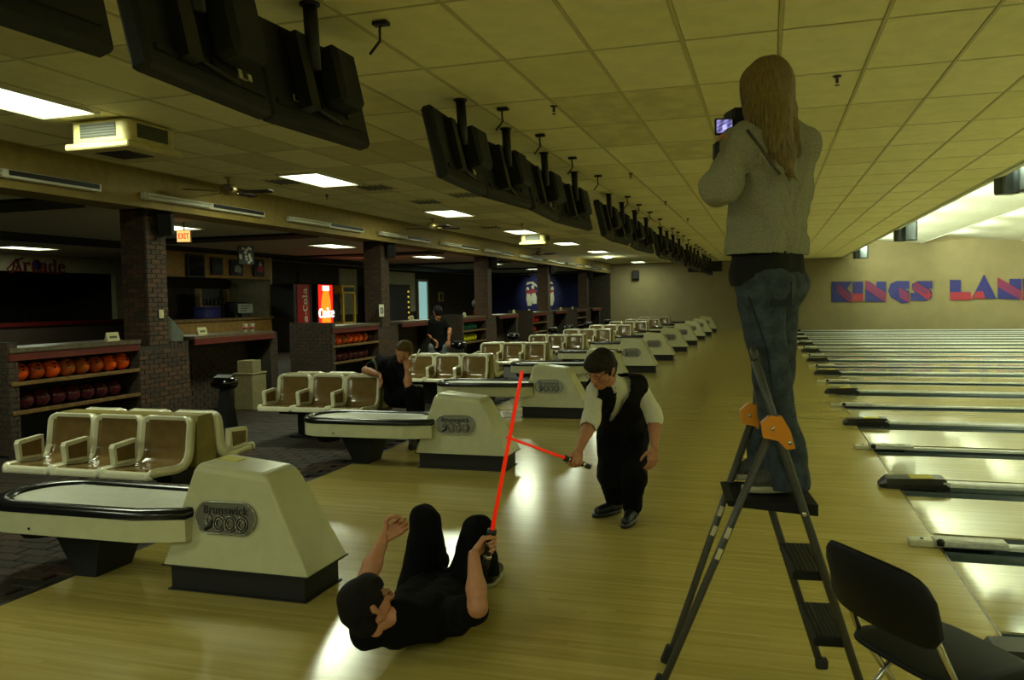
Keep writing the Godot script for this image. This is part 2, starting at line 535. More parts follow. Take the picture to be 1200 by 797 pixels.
# ------------------------------------------------------------------ floor and lanes
func build_floor():
	var fl = struct("floor", "strip-laid maple approach, brick-paved seating area and raised concourse")
	for k in range(-3, 12):           # one section of strip flooring to a lane pair
		var z1 = -3.97 + PAIR / 2 - PAIR * k
		var z0 = maxf(z1 - PAIR, WALL_Z)
		if z1 <= WALL_Z: continue
		var st = S()
		box(st, Vector3(-1.485, -0.05, (z0 + z1) / 2 + 0.0), Vector3(5.03, 0.1, z1 - z0 - 0.002))
		mk("approach_section", st, M.approach, fl)
	var st2 = S()
	box(st2, Vector3(-1.4, -0.13, -16), Vector3(6.0, 0.05, 52))
	mk("subfloor", st2, M.void, fl)
	# paved seating area: nearest pavers singly, the rest joined
	var meshes = []
	for v in 3:
		var st = S()
		cbox(st, Vector3.ZERO, Vector3(0.232, 0.03, 0.112), 0.006)
		meshes.append(mesh_of(st))
	var n = 0
	var rest = S()
	for r in range(0, 150):
		var z = -2.95 - 0.12 * r
		for c in 16:
			var x = -4.12 - 0.24 * c - (0.12 if r % 2 else 0.0)
			if x < RACK_X + 0.05: continue
			var y = -0.016 + rng.randf_range(-0.0015, 0.0015)
			var near = (r < 45 and c < 7)
			if near and n < 290:
				var p = mk("paver", meshes[n % 3], M.paver[rng.randi() % 4], fl)
				p.position = Vector3(x, y, z)
				p.rotation.y = rng.randf_range(-0.008, 0.008)
				n += 1
			else:
				box(rest, Vector3(x, y, z), Vector3(0.232, 0.03, 0.112))
	var o = mk("far_pavers", rest, M.paver[1], fl, "dark brick pavers of the seating area, too many to count")
	o.set_meta("kind", "stuff")
	st2 = S()
	box(st2, Vector3(-6.2, -0.06, -16), Vector3(4.4, 0.08, 52))
	mk("mortar_bed", st2, M.grout, fl)
	st2 = S()
	box(st2, Vector3(-5.93, -0.03, -31.1), Vector3(3.85, 0.05, 20.2))
	mk("far_seating_floor", st2, M.paver[1], fl)
	st2 = S()
	box(st2, Vector3(-3.985, -0.006, -16), Vector3(0.03, 0.014, 52))
	mk("edge_strip", st2, M.seam, fl)
	st2 = S()
	box(st2, Vector3(-14.2, 0.15, -17.5), Vector3(11.8, 0.3, 47.4))
	mk("concourse_floor", st2, M.carpet, fl)

func build_lanes():
	var fl = struct("trim_1", "foul line strip and maple lane beds with gutters")
	var st = S()
	box(st, Vector3(1.034, -0.001, -16), Vector3(0.014, 0.006, 52))
	mk("foul_line", st, M.foul, fl)
	st = S()
	box(st, Vector3(10.7, -0.14, -16), Vector3(19.4, 0.03, 52))
	mk("pit_slab", st, M.void, fl)
	var lane_mesh
	var gut_mesh
	st = S()
	box(st, Vector3(9.1, -0.04, 0), Vector3(18.2, 0.08, 1.066))
	lane_mesh = mesh_of(st)
	st = S(false)
	var prof = []
	for k in 9:
		var a = PI * k / 8.0
		prof.append(Vector2(-0.115 * cos(a), -0.01 - 0.075 * sin(a)))
	for k in 8:
		var a = prof[k]; var b = prof[k + 1]
		quad(st, Vector3(0.05, a.y, a.x), Vector3(18.25, a.y, a.x), Vector3(18.25, b.y, b.x), Vector3(0.05, b.y, b.x))
	gut_mesh = mesh_of(st)
	# ball return divider with a black hood, and the narrow divider with a white end
	var wide = thing("lane_divider", "grey lane divider whose black end hood lies beside the folding chair", "lane divider", Vector3(1.03, 0, -3.97), 0.0, "dividers with black end hoods")
	st = S()
	var along = Basis(Vector3(0, 0, -1), Vector3.UP, Vector3(1, 0, 0))
	prism(st, [Vector2(-0.118, -0.05), Vector2(0.118, -0.05), Vector2(0.118, 0.0), Vector2(0.085, 0.03), Vector2(-0.085, 0.03), Vector2(-0.118, 0.0)], 17.7, Transform3D(along, Vector3(0.3, 0, 0)))
	mk("side_skirt", st, M.gutter, wide)
	st = S()
	prism(st, [Vector2(-0.09, 0.028), Vector2(0.09, 0.028), Vector2(0.08, 0.046), Vector2(0.05, 0.054), Vector2(-0.05, 0.054), Vector2(-0.08, 0.046)], 17.7, Transform3D(along, Vector3(0.3, 0, 0)))
	mk("cap", st, M.cap_silver, wide)
	var rings = []
	for a in [[-0.15, 0.07, 0.03], [-0.10, 0.11, 0.075], [0.26, 0.125, 0.092], [0.34, 0.125, 0.092], [0.37, 0.12, 0.05]]:
		rings.append([Vector3(a[0], 0.0, a[1]), Vector3(a[0], a[2] * 0.55, a[1]), Vector3(a[0], a[2], a[1] * 0.72), Vector3(a[0], a[2], -a[1] * 0.72), Vector3(a[0], a[2] * 0.55, -a[1]), Vector3(a[0], 0.0, -a[1])])
	st = S()
	for ring in rings: ring.reverse()
	loft(st, rings)
	var hood = mk("end_hood", st, M.cap_black, wide)
	st = S()
	box(st, Vector3(0.17, 0.0895, 0.0), Vector3(0.17, 0.004, 0.16), Basis(Vector3.BACK, 0.047))
	mk("sticker", st, M.sticker, hood, "yellow warning sticker")
	st = S()
	box(st, Vector3(0.345, 0.055, 0.095), Vector3(0.05, 0.03, 0.05))
	mk("reset_button", st, M.cap_silver, hood)
	var narrow = thing("lane_divider", "slim grey lane divider with a white cover at its end", "lane divider", Vector3(1.03, 0, -3.97 - PAIR / 2), 0.0, "dividers with white end covers")
	st = S()
	prism(st, [Vector2(-0.055, -0.05), Vector2(0.055, -0.05), Vector2(0.055, 0.012), Vector2(-0.055, 0.012)], 17.7, Transform3D(along, Vector3(0.3, 0, 0)))
	mk("side_skirt", st, M.gutter, narrow)
	st = S()
	prism(st, [Vector2(-0.05, 0.011), Vector2(0.05, 0.011), Vector2(0.045, 0.03), Vector2(0.025, 0.036), Vector2(-0.025, 0.036), Vector2(-0.045, 0.03)], 17.7, Transform3D(along, Vector3(0.3, 0, 0)))
	mk("cap", st, M.cap_silver, narrow)
	st = S()
	cbox(st, Vector3(0.17, 0.033, 0), Vector3(0.42, 0.05, 0.115), 0.01)
	mk("end_cover", st, M.cap_white, narrow)
	st = S()
	cbox(st, Vector3(-0.10, 0.022, 0), Vector3(0.15, 0.044, 0.10), 0.008)
	var nose = mk("nose", st, M.cap_clear, narrow)
	st = S(false)
	lathe(st, [Vector2(0.0, 0), Vector2(0.012, 0), Vector2(0.012, 0.006), Vector2(0.0, 0.007)], 8, Transform3D(Basis(), Vector3(-0.10, 0.043, 0)))
	mk("screw", st, M.seam, nose)
	st = S(false)
	lathe(st, [Vector2(0.0, 0), Vector2(0.022, 0), Vector2(0.026, 0.03), Vector2(0.015, 0.04), Vector2(0, 0.042)], 10, Transform3D(Basis(), Vector3(0.0, 0.02, 0.055)))
	mk("plug", st, M.print_black, narrow)
	wide.set_meta("label", "grey lane divider whose black end hood lies beside the folding chair")
	for k in range(-1, 11):
		var zc = -3.97 - PAIR * k
		for s in [-1, 1]:
			var l = mk("lane_bed", lane_mesh, M.lane, fl)
			l.position = Vector3(1.04, 0, zc + s * 0.885)
			if zc + s * 1.53 > WALL_Z + 0.2:
				for off in [0.235, 1.535]:
					var g = mk("gutter", gut_mesh, M.gutter, fl)
					g.position = Vector3(1.0, 0, zc + s * off)
		if k != 0: dup(wide, Vector3(1.03, 0, zc), 0.0, "grey lane divider with a black end hood, second from the folding chair" if k == 1 else "grey lane divider with a black hood and yellow sticker at its end")
		if k != 0 and k < 10: dup(narrow, Vector3(1.03, 0, zc - PAIR / 2))

# ------------------------------------------------------------------ ceiling
const TX := 0.63
const TZ := 1.22
func build_ceiling():
	var ce = struct("ceiling", "suspended ceiling of yellowed acoustic tiles in a metal grid")
	var meshes = []
	for v in 2:
		var st = S()
		cbox(st, Vector3(0, 0.01, 0), Vector3(TX - 0.026, 0.02, TZ - 0.026), 0.004)
		meshes.append(mesh_of(st))
	var cells = []
	var rest = S()
	for i in range(-8, 9):
		for j in range(-4, 31):
			var x = -2.44 + TX * (i + 0.5)
			var z = -4.515 - TZ * (j + 0.5)
			if z < WALL_Z: continue
			var p = cam_b.inverse() * (Vector3(x, CEIL, z) - cam_o)
			var seen_ = p.z < -0.5 and absf(p.x / p.z) < 0.68 and absf(p.y / p.z) < 0.47
			cells.append([-p.z if seen_ else 1000.0 - p.z, x, z, i, j])
	cells.sort_custom(func(a, b): return a[0] < b[0])
	for n in cells.size():
		var c = cells[n]
		if n < 300 and c[0] < 900.0:
			var m = M.tile[[0, 1, 2, 0, 1, 3, 2, 0][rng.randi() % 8]]
			if [c[3], c[4]] in [[2, 2], [1, 3], [2, 4], [1, 2]]: m = M.tile_stained
			if c[3] < -2 and rng.randf() < 0.25: m = M.tile[4]
			var o = mk("ceiling_tile", meshes[n % 2], m, ce)
			o.position = Vector3(c[1], CEIL + 0.003, c[2])
		else:
			box(rest, Vector3(c[1], CEIL + 0.012, c[2]), Vector3(TX - 0.026, 0.018, TZ - 0.026))
	var o2 = mk("far_tiles", rest, M.tile[1], ce, "acoustic tiles of the far and hidden parts of the ceiling")
	o2.set_meta("kind", "stuff")
	var bars = S()
	for i in range(-8, 10):
		var x = -2.44 + TX * i
		box(bars, Vector3(x, CEIL + 0.005, -20.4), Vector3(0.024, 0.016, 41.7))
	for j in range(-4, 31):
		box(bars, Vector3(-2.12, CEIL + 0.008, -4.515 - TZ * j), Vector3(10.8, 0.014, 0.022))
	mk("grid_runners", bars, M.tbar, ce, "metal runners of the ceiling grid")
	var st = S()
	box(st, Vector3(-2.2, CEIL + 0.14, -18), Vector3(11.2, 0.2, 48))
	mk("deck", st, M.void, ce)

func build_cove_ceiling():
	var c = struct("ceiling_cove", "stepped white ceiling over the lanes lit by hidden strips")
	var edge = S()
	box(edge, Vector3(3.34, CEIL + 0.02, -18), Vector3(0.05, 0.05, 48))
	mk("edge_trim", edge, M.tile[1], c)
	var P = [[3.33, 4.22, 6.66, 3.87], [6.66, 4.28, 10.66, 3.82], [10.66, 4.2, 20.5, 3.7]]
	for k in 3:
		var p = P[k]
		var st = S()
		prism(st, [Vector2(p[0], p[1]), Vector2(p[2], p[3]), Vector2(p[2], p[3] + 0.06), Vector2(p[0], p[1] + 0.06)], 48.0, Transform3D(Basis(), Vector3(0, 0, -42)))
		mk("sloped_panel", st, M.cove, c)
		st = S()
		var low = CEIL if k == 0 else P[k - 1][3]
		box(st, Vector3(p[0] - 0.03, (low + p[1]) / 2 + 0.02, -18), Vector3(0.06, p[1] - low + 0.06, 48))
		mk("riser", st, M.cove, c)

func wall_box(called, lo, hi, m, label = ""):
	var o = struct(called, label)
	var st = S()
	box(st, (lo + hi) / 2, hi - lo)
	mk("surface", st, m, o)
	return o

func build_walls():
	wall_box("wall_end", Vector3(-8.7, -0.2, WALL_Z - 0.2), Vector3(20.6, 4.5, WALL_Z), M.wall_tan, "tan block wall at the far end of the lanes")
	wall_box("wall_end_blue", Vector3(-14.6, -0.2, WALL_Z - 0.2), Vector3(-8.7, 3.4, WALL_Z), M.blue_wall, "dark blue wall at the far end of the concourse")
	wall_box("wall_near", Vector3(-20.4, -0.2, 6.0), Vector3(20.6, 4.5, 6.2), M.wall_tan, "tan wall behind the approach")
	wall_box("wall_pins", Vector3(20.2, -0.2, -41.2), Vector3(20.4, 4.5, 6.0), M.wall_cream, "pale masking wall above the pin decks")
	wall_box("wall_concourse", Vector3(-14.6, -0.2, -41.2), Vector3(-14.4, 3.4, -19.4), M.wall_dark, "dark panelled wall along the concourse")
	wall_box("wall_side", Vector3(-20.4, -0.2, -19.6), Vector3(-20.2, 3.4, 6.0), M.wall_dark, "dark wall at the back of the arcade room")
	wall_box("wall_return", Vector3(-20.2, -0.2, -19.6), Vector3(-14.6, 3.4, -19.4), M.wall_dark, "dark wall beside the arcade room")
	var t = struct("trim_2", "dark post and panel between the blue and the tan end wall")
	var st = S()
	box(st, Vector3(-8.35, 1.5, WALL_Z + 0.06), Vector3(1.45, 3.0, 0.12))
	mk("panel", st, M.wall_dark, t)
	# pins painted on the blue wall
	var pins = thing("pin_mural", "white and red bowling pins painted on the dark blue end wall", "mural", pz(632, 358, WALL_Z + 0.005), 0.0)
	for a in [[-12.5, 0], [-6, 1], [8, 1], [15, 0]]:
		var s = S()
		var poly = []
		for q in [[-2.6, -1], [-3.6, 7], [-2.4, 13], [-1.4, 17], [-1.9, 21], [0, 23], [1.9, 21], [1.4, 17], [2.4, 13], [3.6, 7], [2.6, -1]]:
			poly.append(Vector2(q[0], q[1]) * 0.042)
		var lean = 0.10 if a[0] > 0 else -0.10
		prism(s, poly, 0.008, Transform3D(Basis(Vector3.BACK, -lean), Vector3(a[0] * 0.042, 0.03 + a[1] * 0.1, 0.0)))
		var pn = mk("pin", s, M.paper_white, pins)
		s = S()
		box(s, Vector3(a[0] * 0.042 + lean * 0.7, 0.73 + a[1] * 0.1, 0.008), Vector3(0.22, 0.09, 0.008))
		mk("red_band", s, M.red_letter, pn)
	for a in [[-9.5, -1.0], [11.5, 1.0]]:
		var s = S()
		prism(s, [Vector2(-0.22, 0), Vector2(0.2, 0.03), Vector2(0.36, 0.16), Vector2(-0.36, 0.2)], 0.012, Transform3D(Basis(), Vector3(a[0] * 0.042, 0.62, 0.004)))
		mk("red_splash", s, M.red_letter, pins)
		s = S()
		prism(s, [Vector2(-0.3, 0), Vector2(-0.05, 0.14), Vector2(0.3, 0.02), Vector2(0.26, 0.14), Vector2(0.02, 0.26), Vector2(-0.28, 0.16)], 0.012, Transform3D(Basis(Vector3.BACK, 0.25 * a[1]), Vector3(a[0] * 0.042, 1.0, 0.004)))
		mk("white_splash", s, M.paper_white, pins)
	# a can spotlight on the low ceiling washes the painted pins
	var sl = thing("spotlight", "small black can spotlight aimed at the painted pins", "spotlight", Vector3(-11.3, SOFF, -38.9))
	var aimed = Basis.looking_at(pz(632, 345, WALL_Z) - Vector3(-11.3, SOFF - 0.14, -38.9), Vector3.UP)
	st = S(false)
	lathe(st, [Vector2(0.05, -0.1), Vector2(0.065, -0.1), Vector2(0.06, 0.1), Vector2(0.0, 0.11)], 14, Transform3D(aimed * Basis(Vector3.RIGHT, PI / 2), Vector3(0, -0.14, 0)))
	mk("can", st, M.black, sl)
	st = S(false)
	lathe(st, [Vector2(0, -0.085), Vector2(0.05, -0.085), Vector2(0.05, -0.08), Vector2(0, -0.08)], 14, Transform3D(aimed * Basis(Vector3.RIGHT, PI / 2), Vector3(0, -0.14, 0)))
	mk("lamp_face", st, M.lamp_glow, sl)
	st = S(false)
	tube(st, [Vector3(0, -0.1, 0), Vector3(0, 0, 0)], 0.012, 6)
	mk("stem", st, M.black, sl)
	var sp := SpotLight3D.new()
	sp.name = "lamp"; sp.light_color = TUBE; sp.light_energy = 1.6; sp.spot_angle = 32; sp.spot_range = 40; sp.spot_attenuation = 2.0; sp.light_size = 0.05; sp.shadow_enabled = true
	sp.transform = Transform3D(aimed, Vector3(0, -0.14, 0) + aimed * Vector3(0, 0, -0.12))
	sl.add_child(sp)

func build_soffit():
	var c = struct("ceiling_concourse", "low ceiling over the concourse with dark beams and a mustard bulkhead")
	var st = S()
	box(st, Vector3(-14.05, SOFF + 0.06, -18), Vector3(12.7, 0.12, 48))
	mk("low_ceiling", st, M.low_ceiling, c)
	st = S()
	box(st, Vector3(-7.65, (SOFF + CEIL) / 2, -18), Vector3(0.1, CEIL - SOFF + 0.1, 48))
	mk("bulkhead_face", st, M.fascia, c)
	st = S()
	box(st, Vector3(-8.0, SOFF - 0.008, -18), Vector3(0.62, 0.02, 48))
	mk("bulkhead_underside", st, M.soffit, c)
	for z in [-1.9, -8.05, -13.75, -20.2, -26.3, -32.4, -38.5]:
		st = S()
		box(st, Vector3(-10.4, SOFF - 0.02, z), Vector3(4.2, 0.05, 0.75))
		mk("cross_beam", st, M.dark_beam, c)
	st = S()
	box(st, Vector3(-12.9, SOFF - 0.022, -18), Vector3(1.1, 0.055, 48))
	mk("long_beam", st, M.dark_beam, c)

# ------------------------------------------------------------------ brick bays with ball racks
func brick_face(st_list, o, ux, uy, nrm, w, h, seed_, single = true):   # bricks proud of a mortar face; o is the lower corner
	var r := RandomNumberGenerator.new()
	r.seed = seed_
	var rows = int(h / 0.064)
	for j in rows:
		var x = -0.09 * (j % 2)
		while x < w:
			var a = maxf(x, 0.0); var b = minf(x + 0.17, w)
			if b - a > 0.03:
				var c = o + ux * ((a + b) / 2) + uy * (j * 0.064 + 0.032) + nrm * 0.003
				var bs = Basis(ux, uy, nrm)
				st_list.append([c, Vector3(b - a - 0.008, 0.056, 0.010 + r.randf_range(0, 0.003)), bs, r.randi() % 4, single])
			x += 0.178

func build_bays():
	var near = null
	for k in 5:
		var z0 = -8.95 - 6.9 * k
		var col = struct("column", "square brick column beside the ball racks", Vector3(-8.05, 0, z0 - 0.19))
		var st = S()
		box(st, Vector3(0, SOFF / 2, 0), Vector3(0.4, SOFF, 0.38))
		mk("core", st, M.mortar, col)
		st = S()
		box(st, Vector3(0, 0.54, -0.385), Vector3(0.4, 1.08, 0.39))
		box(st, Vector3(0, 0.54, 0.29), Vector3(0.4, 1.08, 0.2))
		mk("pier_core", st, M.mortar, col)
		var L = []
		brick_face(L, Vector3(-0.2, 1.08, 0.19), Vector3.RIGHT, Vector3.UP, Vector3.BACK, 0.4, SOFF - 1.1, 5)
		brick_face(L, Vector3(0.2, 1.08, 0.19), Vector3.FORWARD, Vector3.UP, Vector3.RIGHT, 0.38, SOFF - 1.1, 6)
		brick_face(L, Vector3(0.2, 0, 0.39), Vector3.FORWARD, Vector3.UP, Vector3.RIGHT, 0.97, 1.06, 7)
		brick_face(L, Vector3(-0.2, 0, 0.39), Vector3.RIGHT, Vector3.UP, Vector3.BACK, 0.4, 1.06, 8, false)
		if k == 0:
			var cache = {}
			var hid = S()
			for b in L:
				if not b[4]:
					box(hid, b[0], b[1], b[2])
					continue
				var key = snappedf(b[1].x, 0.005)
				if not cache.has(key):
					var s = S()
					cbox(s, Vector3.ZERO, Vector3(b[1].x, 0.056, 0.012), 0.003)
					cache[key] = mesh_of(s)
				var br = mk("brick", cache[key], M.brick[b[3]], col)
				br.transform = Transform3D(b[2], b[0])
			mk("brickwork", hid, M.brick[1], col, "bricks of the pier's rack side, joined").set_meta("kind", "stuff")
		else:
			for q in 2:
				var s = S()
				for b in L:
					if b[3] % 2 == q: box(s, b[0], b[1], b[2])
				var br = mk("brickwork", s, M.brick[q], col, "small bricks of the column, joined")
				br.set_meta("kind", "stuff")
		# soldier course on the pier
		st = S()
		for q in 5:
			box(st, Vector3(0.2, 1.03, 0.12 - 0.075 * q - 0.36), Vector3(0.02, 0.16, 0.064))
		mk("soldier_course", st, M.brick[1], col)
		# the ball rack to the near side of the column
		var rk = thing("ball_rack", "built-in brick ball rack with two wooden shelves and red trim", "ball rack", Vector3(RACK_X, 0, z0 + 1.16), 0.0, "ball racks in the low brick wall")
		if k == 0: rk.set_meta("label", "built-in rack holding full rows of orange and maroon bowling balls, beside the arcade sign")
		if k == 1: rk.set_meta("label", "built-in rack of orange and maroon balls behind the sitting person")
		if k == 2: rk.set_meta("label", "built-in rack holding green balls above yellow balls")
		if k == 3: rk.set_meta("label", "built-in rack holding two short rows of bright red balls")
		if k == 4: rk.set_meta("label", "built-in rack with a few dark purple balls near the blue wall")
		var len_ = 1.94
		st = S()
		box(st, Vector3(-0.24, 1.15, 0), Vector3(0.55, 0.05, len_))
		mk("top", st, M.ledge_top, rk)
		st = S()
		box(st, Vector3(0.0, 1.08, 0), Vector3(0.04, 0.09, len_))
		mk("trim", st, M.red_trim, rk, "dark red trim strip")
		for h in [0.775, 0.455]:
			st = S()
			box(st, Vector3(-0.2, h, 0), Vector3(0.42, 0.022, len_ - 0.04))
			var sh = mk("shelf", st, M.brown_wood, rk)
			st = S()
			cbox(st, Vector3(0.012, h + 0.006, 0), Vector3(0.02, 0.045, len_ - 0.04), 0.004)
			mk("shelf_edge", st, M.shelf_wood, sh)
		st = S()
		box(st, Vector3(-0.43, 0.56, 0), Vector3(0.04, 1.12, len_))
		box(st, Vector3(-0.2, 0.03, 0), Vector3(0.42, 0.06, len_))
		mk("back_panel", st, M.matte_black, rk)
		# the brick end wall beside the steps
		st = S()
		box(st, Vector3(-0.45, 0.62, 0.915), Vector3(0.9, 1.24, 0.13))
		mk("end_wall", st, M.mortar, rk)
		L = []
		brick_face(L, Vector3(-0.9, 0, 0.98), Vector3.RIGHT, Vector3.UP, Vector3.BACK, 0.9, 1.24, 9)
		brick_face(L, Vector3(0.0, 0, 0.98), Vector3.FORWARD, Vector3.UP, Vector3.RIGHT, 0.13, 1.24, 10)
		for q in 2:
			var s = S()
			for b in L:
				if b[3] % 2 == q: box(s, b[0], b[1], b[2])
			var br = mk("brickwork", s, M.brick[1 if q else 3], rk, "small bricks of the rack's end wall, joined")
			br.set_meta("kind", "stuff")
		# ledge with knee space beyond the column
		var lg = thing("counter_ledge", ["red-edged counter ledge with two paper cups on it", "red-edged counter ledge behind the seats with the leaning white toy sword", "red-edged counter ledge over a dark knee space in the low brick wall", "red-edged counter ledge over a dark knee space in the low brick wall", "red-edged counter ledge over a dark knee space in the low brick wall"][k], "counter", Vector3(RACK_X, 0, z0 - 1.755), 0.0, "counter ledges in the low brick wall")
		st = S()
		box(st, Vector3(-0.2, 1.145, 0), Vector3(0.6, 0.05, 1.97))
		mk("top", st, M.ledge_top, lg)
		st = S()
		box(st, Vector3(0.1, 1.09, 0), Vector3(0.03, 0.085, 1.97))
		mk("trim", st, M.red_trim, lg, "dark red trim strip")
		st = S()
		prism(st, [Vector2(0.08, 1.05), Vector2(-0.4, 1.05), Vector2(-0.4, 0.5)], 0.04, Transform3D(Basis(), Vector3(0, 0, -0.98)))
		mk("bracket", st, M.matte_black, lg)
		st = S()
		box(st, Vector3(-0.45, 0.56, 0), Vector3(0.1, 1.12, 1.97))
		box(st, Vector3(-0.2, 0.575, -1.09), Vector3(0.42, 1.15, 0.21))
		mk("wall_core", st, M.mortar, lg)
		L = []
		brick_face(L, Vector3(-0.4, 0, 0.985), Vector3.FORWARD, Vector3.UP, Vector3.RIGHT, 1.97, 1.0, 11)
		brick_face(L, Vector3(0.01, 0, -0.985), Vector3.FORWARD, Vector3.UP, Vector3.RIGHT, 0.21, 1.15, 12)
		for q in 2:
			var s = S()
			for b in L:
				if b[3] % 2 == q: box(s, b[0], b[1], b[2])
			var br = mk("brickwork", s, M.brick[1 if q else 3], lg, "small bricks below the ledge, joined")
			br.set_meta("kind", "stuff")
		# two steps up to the concourse
		var sp = struct("stair", "two carpeted steps up to the concourse", Vector3(RACK_X - 0.55, 0, z0 - 3.86))
		for q in 2:
			st = S()
			box(st, Vector3(-0.18 * q, 0.075 + 0.15 * q, 0), Vector3(0.36, 0.15, 1.8))
			mk("step", st, M.carpet, sp)
		# loudspeaker on the column
		var spk = thing("loudspeaker", "small black loudspeaker bracketed high on a brick column", "loudspeaker", Vector3(-7.80, 2.72, z0 - 0.26), 0.0, "column loudspeakers")
		st = S()
		var bs = Basis(Vector3.UP, 0.6) * Basis(Vector3.RIGHT, 0.3)
		cbox(st, Vector3(0.06, 0, 0), Vector3(0.2, 0.3, 0.22), 0.015, bs)
		mk("cabinet", st, M.black, spk)
		st = S()
		box(st, Vector3(0.06, 0, 0) + bs * Vector3(0, 0, 0.112), Vector3(0.16, 0.25, 0.01), bs)
		mk("grille", st, M.matte_black, spk)
		st = S()
		tube(st, [Vector3(-0.06, 0.1, 0), Vector3(0.06, 0.1, 0)], 0.012, 6)
		mk("bracket", st, M.black, spk)
# ------------------------------------------------------------------ rooms behind the concourse
func slab(lo, hi, m, called, parent, label = ""):
	var st = S()
	box(st, (lo + hi) / 2, (hi - lo).abs())
	return mk(called, st, m, parent, label)

func build_back_rooms():
	# arcade front: cream bulkhead, black opening, half wall with a red cap
	var a = struct("wall_arcade", "cream bulkhead and half wall of the dark arcade room")
	var xa = -17.0
	slab(Vector3(xa - 0.15, 2.50, -19.4), Vector3(xa, SOFF, -4.0), M.wall_cream, "bulkhead", a)
	slab(Vector3(xa - 0.15, 0.3, -19.4), Vector3(xa, 1.18, -4.0), M.brick[1], "half_wall", a)
	slab(Vector3(xa - 0.2, 1.18, -19.4), Vector3(xa + 0.06, 1.27, -4.0), M.red_trim, "wall_cap", a, "red cap of the half wall")
	slab(Vector3(xa - 0.15, 1.27, px(144, 350, xa).z), Vector3(xa + 0.01, 2.50, px(136, 350, xa).z), M.wall_cream, "jamb", a)
	var s = thing("arcade_sign", "red script sign with a round badge on the cream bulkhead", "sign", Vector3(xa + 0.01, 2.51, px(5, 316, xa).z), PI / 2)
	var bs = Basis()
	words("Arcade", 0.44, 0.03, M.red_trim, s, Vector3(0.95, 0.12, 0.0), bs, "Droid Serif", true, 700)
	var st = S(false)
	lathe(st, [Vector2(0, 0), Vector2(0.17, 0), Vector2(0.17, 0.01), Vector2(0, 0.012)], 20, Transform3D(Basis(Vector3.RIGHT, PI / 2), Vector3(0.86, 0.13, -0.005)))
	mk("badge", st, M.ochre, s)
	st = S(false)
	lathe(st, [Vector2(0, 0), Vector2(0.12, 0), Vector2(0.12, 0.008), Vector2(0, 0.01)], 20, Transform3D(Basis(Vector3.RIGHT, PI / 2), Vector3(0.86, 0.14, 0.006)))
	mk("badge_disc", st, M.blue_letter, s)
	st = S(false)
	tube(st, [Vector3(0.9, -0.02, 0.01), Vector3(1.4, -0.05, 0.01), Vector3(1.95, -0.05, 0.01)], 0.012, 6)
	tube(st, [Vector3(0.5, 0.3, 0.01), Vector3(0.25, 0.2, 0.01), Vector3(0.06, 0.02, 0.01), Vector3(0.12, -0.07, 0.01), Vector3(0.28, -0.02, 0.01), Vector3(0.36, 0.1, 0.01)], 0.02, 6)
	mk("flourish", st, M.red_trim, s)
	# snack bar: ochre bulkhead over a serving hatch and counter
	var xs = -13.0
	var zl = px(186, 340, xs).z
	var zr = px(317, 340, xs).z
	var b = struct("wall_snack_bar", "ochre bulkhead above the serving hatch of the snack bar")
	slab(Vector3(xs - 0.3, 2.28, zr), Vector3(xs, SOFF, zl + 0.55), M.ochre, "bulkhead", b)
	slab(Vector3(xs - 1.4, 0.3, zr - 0.1), Vector3(xs, SOFF, zr), M.wall_cream, "end_wall", b)
	slab(Vector3(-14.4, 0.3, zr), Vector3(-14.3, 2.3, zl - 0.5), M.wall_dark, "back_wall", b)
	var ct = thing("snack_counter", "wooden snack bar counter below the ochre bulkhead", "counter", Vector3(xs, 0.3, (zl + zr) / 2))
	slab(Vector3(-0.1, 0.0, -(zl - zr) / 2 + 0.05), Vector3(0.1, 0.92, (zl - zr) / 2 + 0.5), M.ochre, "front", ct)
	slab(Vector3(-0.4, 0.92, -(zl - zr) / 2 + 0.05), Vector3(0.18, 0.98, (zl - zr) / 2 + 0.5), M.shelf_wood, "top", ct)
	var hs = thing("wall_shelf", "pale-framed dark shelf of cups inside the snack bar", "shelf", Vector3(-13.6, 1.6, px(250, 342, -13.6).z))
	for q in [-1, 1]:
		slab(Vector3(-0.1, 0, q * 0.55 - 0.04), Vector3(0.05, 0.42, q * 0.55 + 0.04), M.shelf_wood, "side", hs)
	slab(Vector3(-0.1, -0.04, -0.6), Vector3(0.05, 0.0, 0.6), M.shelf_wood, "board", hs)
	slab(Vector3(-0.12, 0, -0.55), Vector3(-0.1, 0.42, 0.55), M.black, "back_panel", hs)
	for q in 6:
		var cup = thing("cup", "small dark glass on the pale-framed shelf of the snack bar", "cup", Vector3(-13.6, 1.6, hs.position.z - 0.4 + 0.16 * q), 0.0, "glasses on the snack bar shelf")
		st = S(false)
		lathe(st, [Vector2(0, 0), Vector2(0.03, 0), Vector2(0.04, 0.16), Vector2(0.036, 0.16), Vector2(0.028, 0.01), Vector2(0, 0.01)], 10)
		mk("body", st, M.grille, cup)
	var cooler = thing("cooler", "blue cooler standing on the snack bar back shelf", "cooler", Vector3(-13.5, 1.28, px(243, 362, -13.5).z))
	st = S(); cbox(st, Vector3(0, 0.12, 0), Vector3(0.35, 0.24, 0.62), 0.02); mk("tub", st, M.blue_letter, cooler)
	st = S(); cbox(st, Vector3(0, 0.265, 0), Vector3(0.37, 0.05, 0.64), 0.015); mk("lid", st, M.blue_letter, cooler)
	var grill = thing("coffee_machine", "dark coffee machine standing on the snack bar counter", "coffee machine", Vector3(-13.2, 1.28, px(276, 356, -13.2).z))
	st = S(); cbox(st, Vector3(0, 0.2, 0), Vector3(0.35, 0.4, 0.45), 0.02); mk("body", st, M.black, grill)
	st = S(); cbox(st, Vector3(0.19, 0.26, 0), Vector3(0.03, 0.12, 0.3), 0.01); mk("front_panel", st, M.grille, grill)
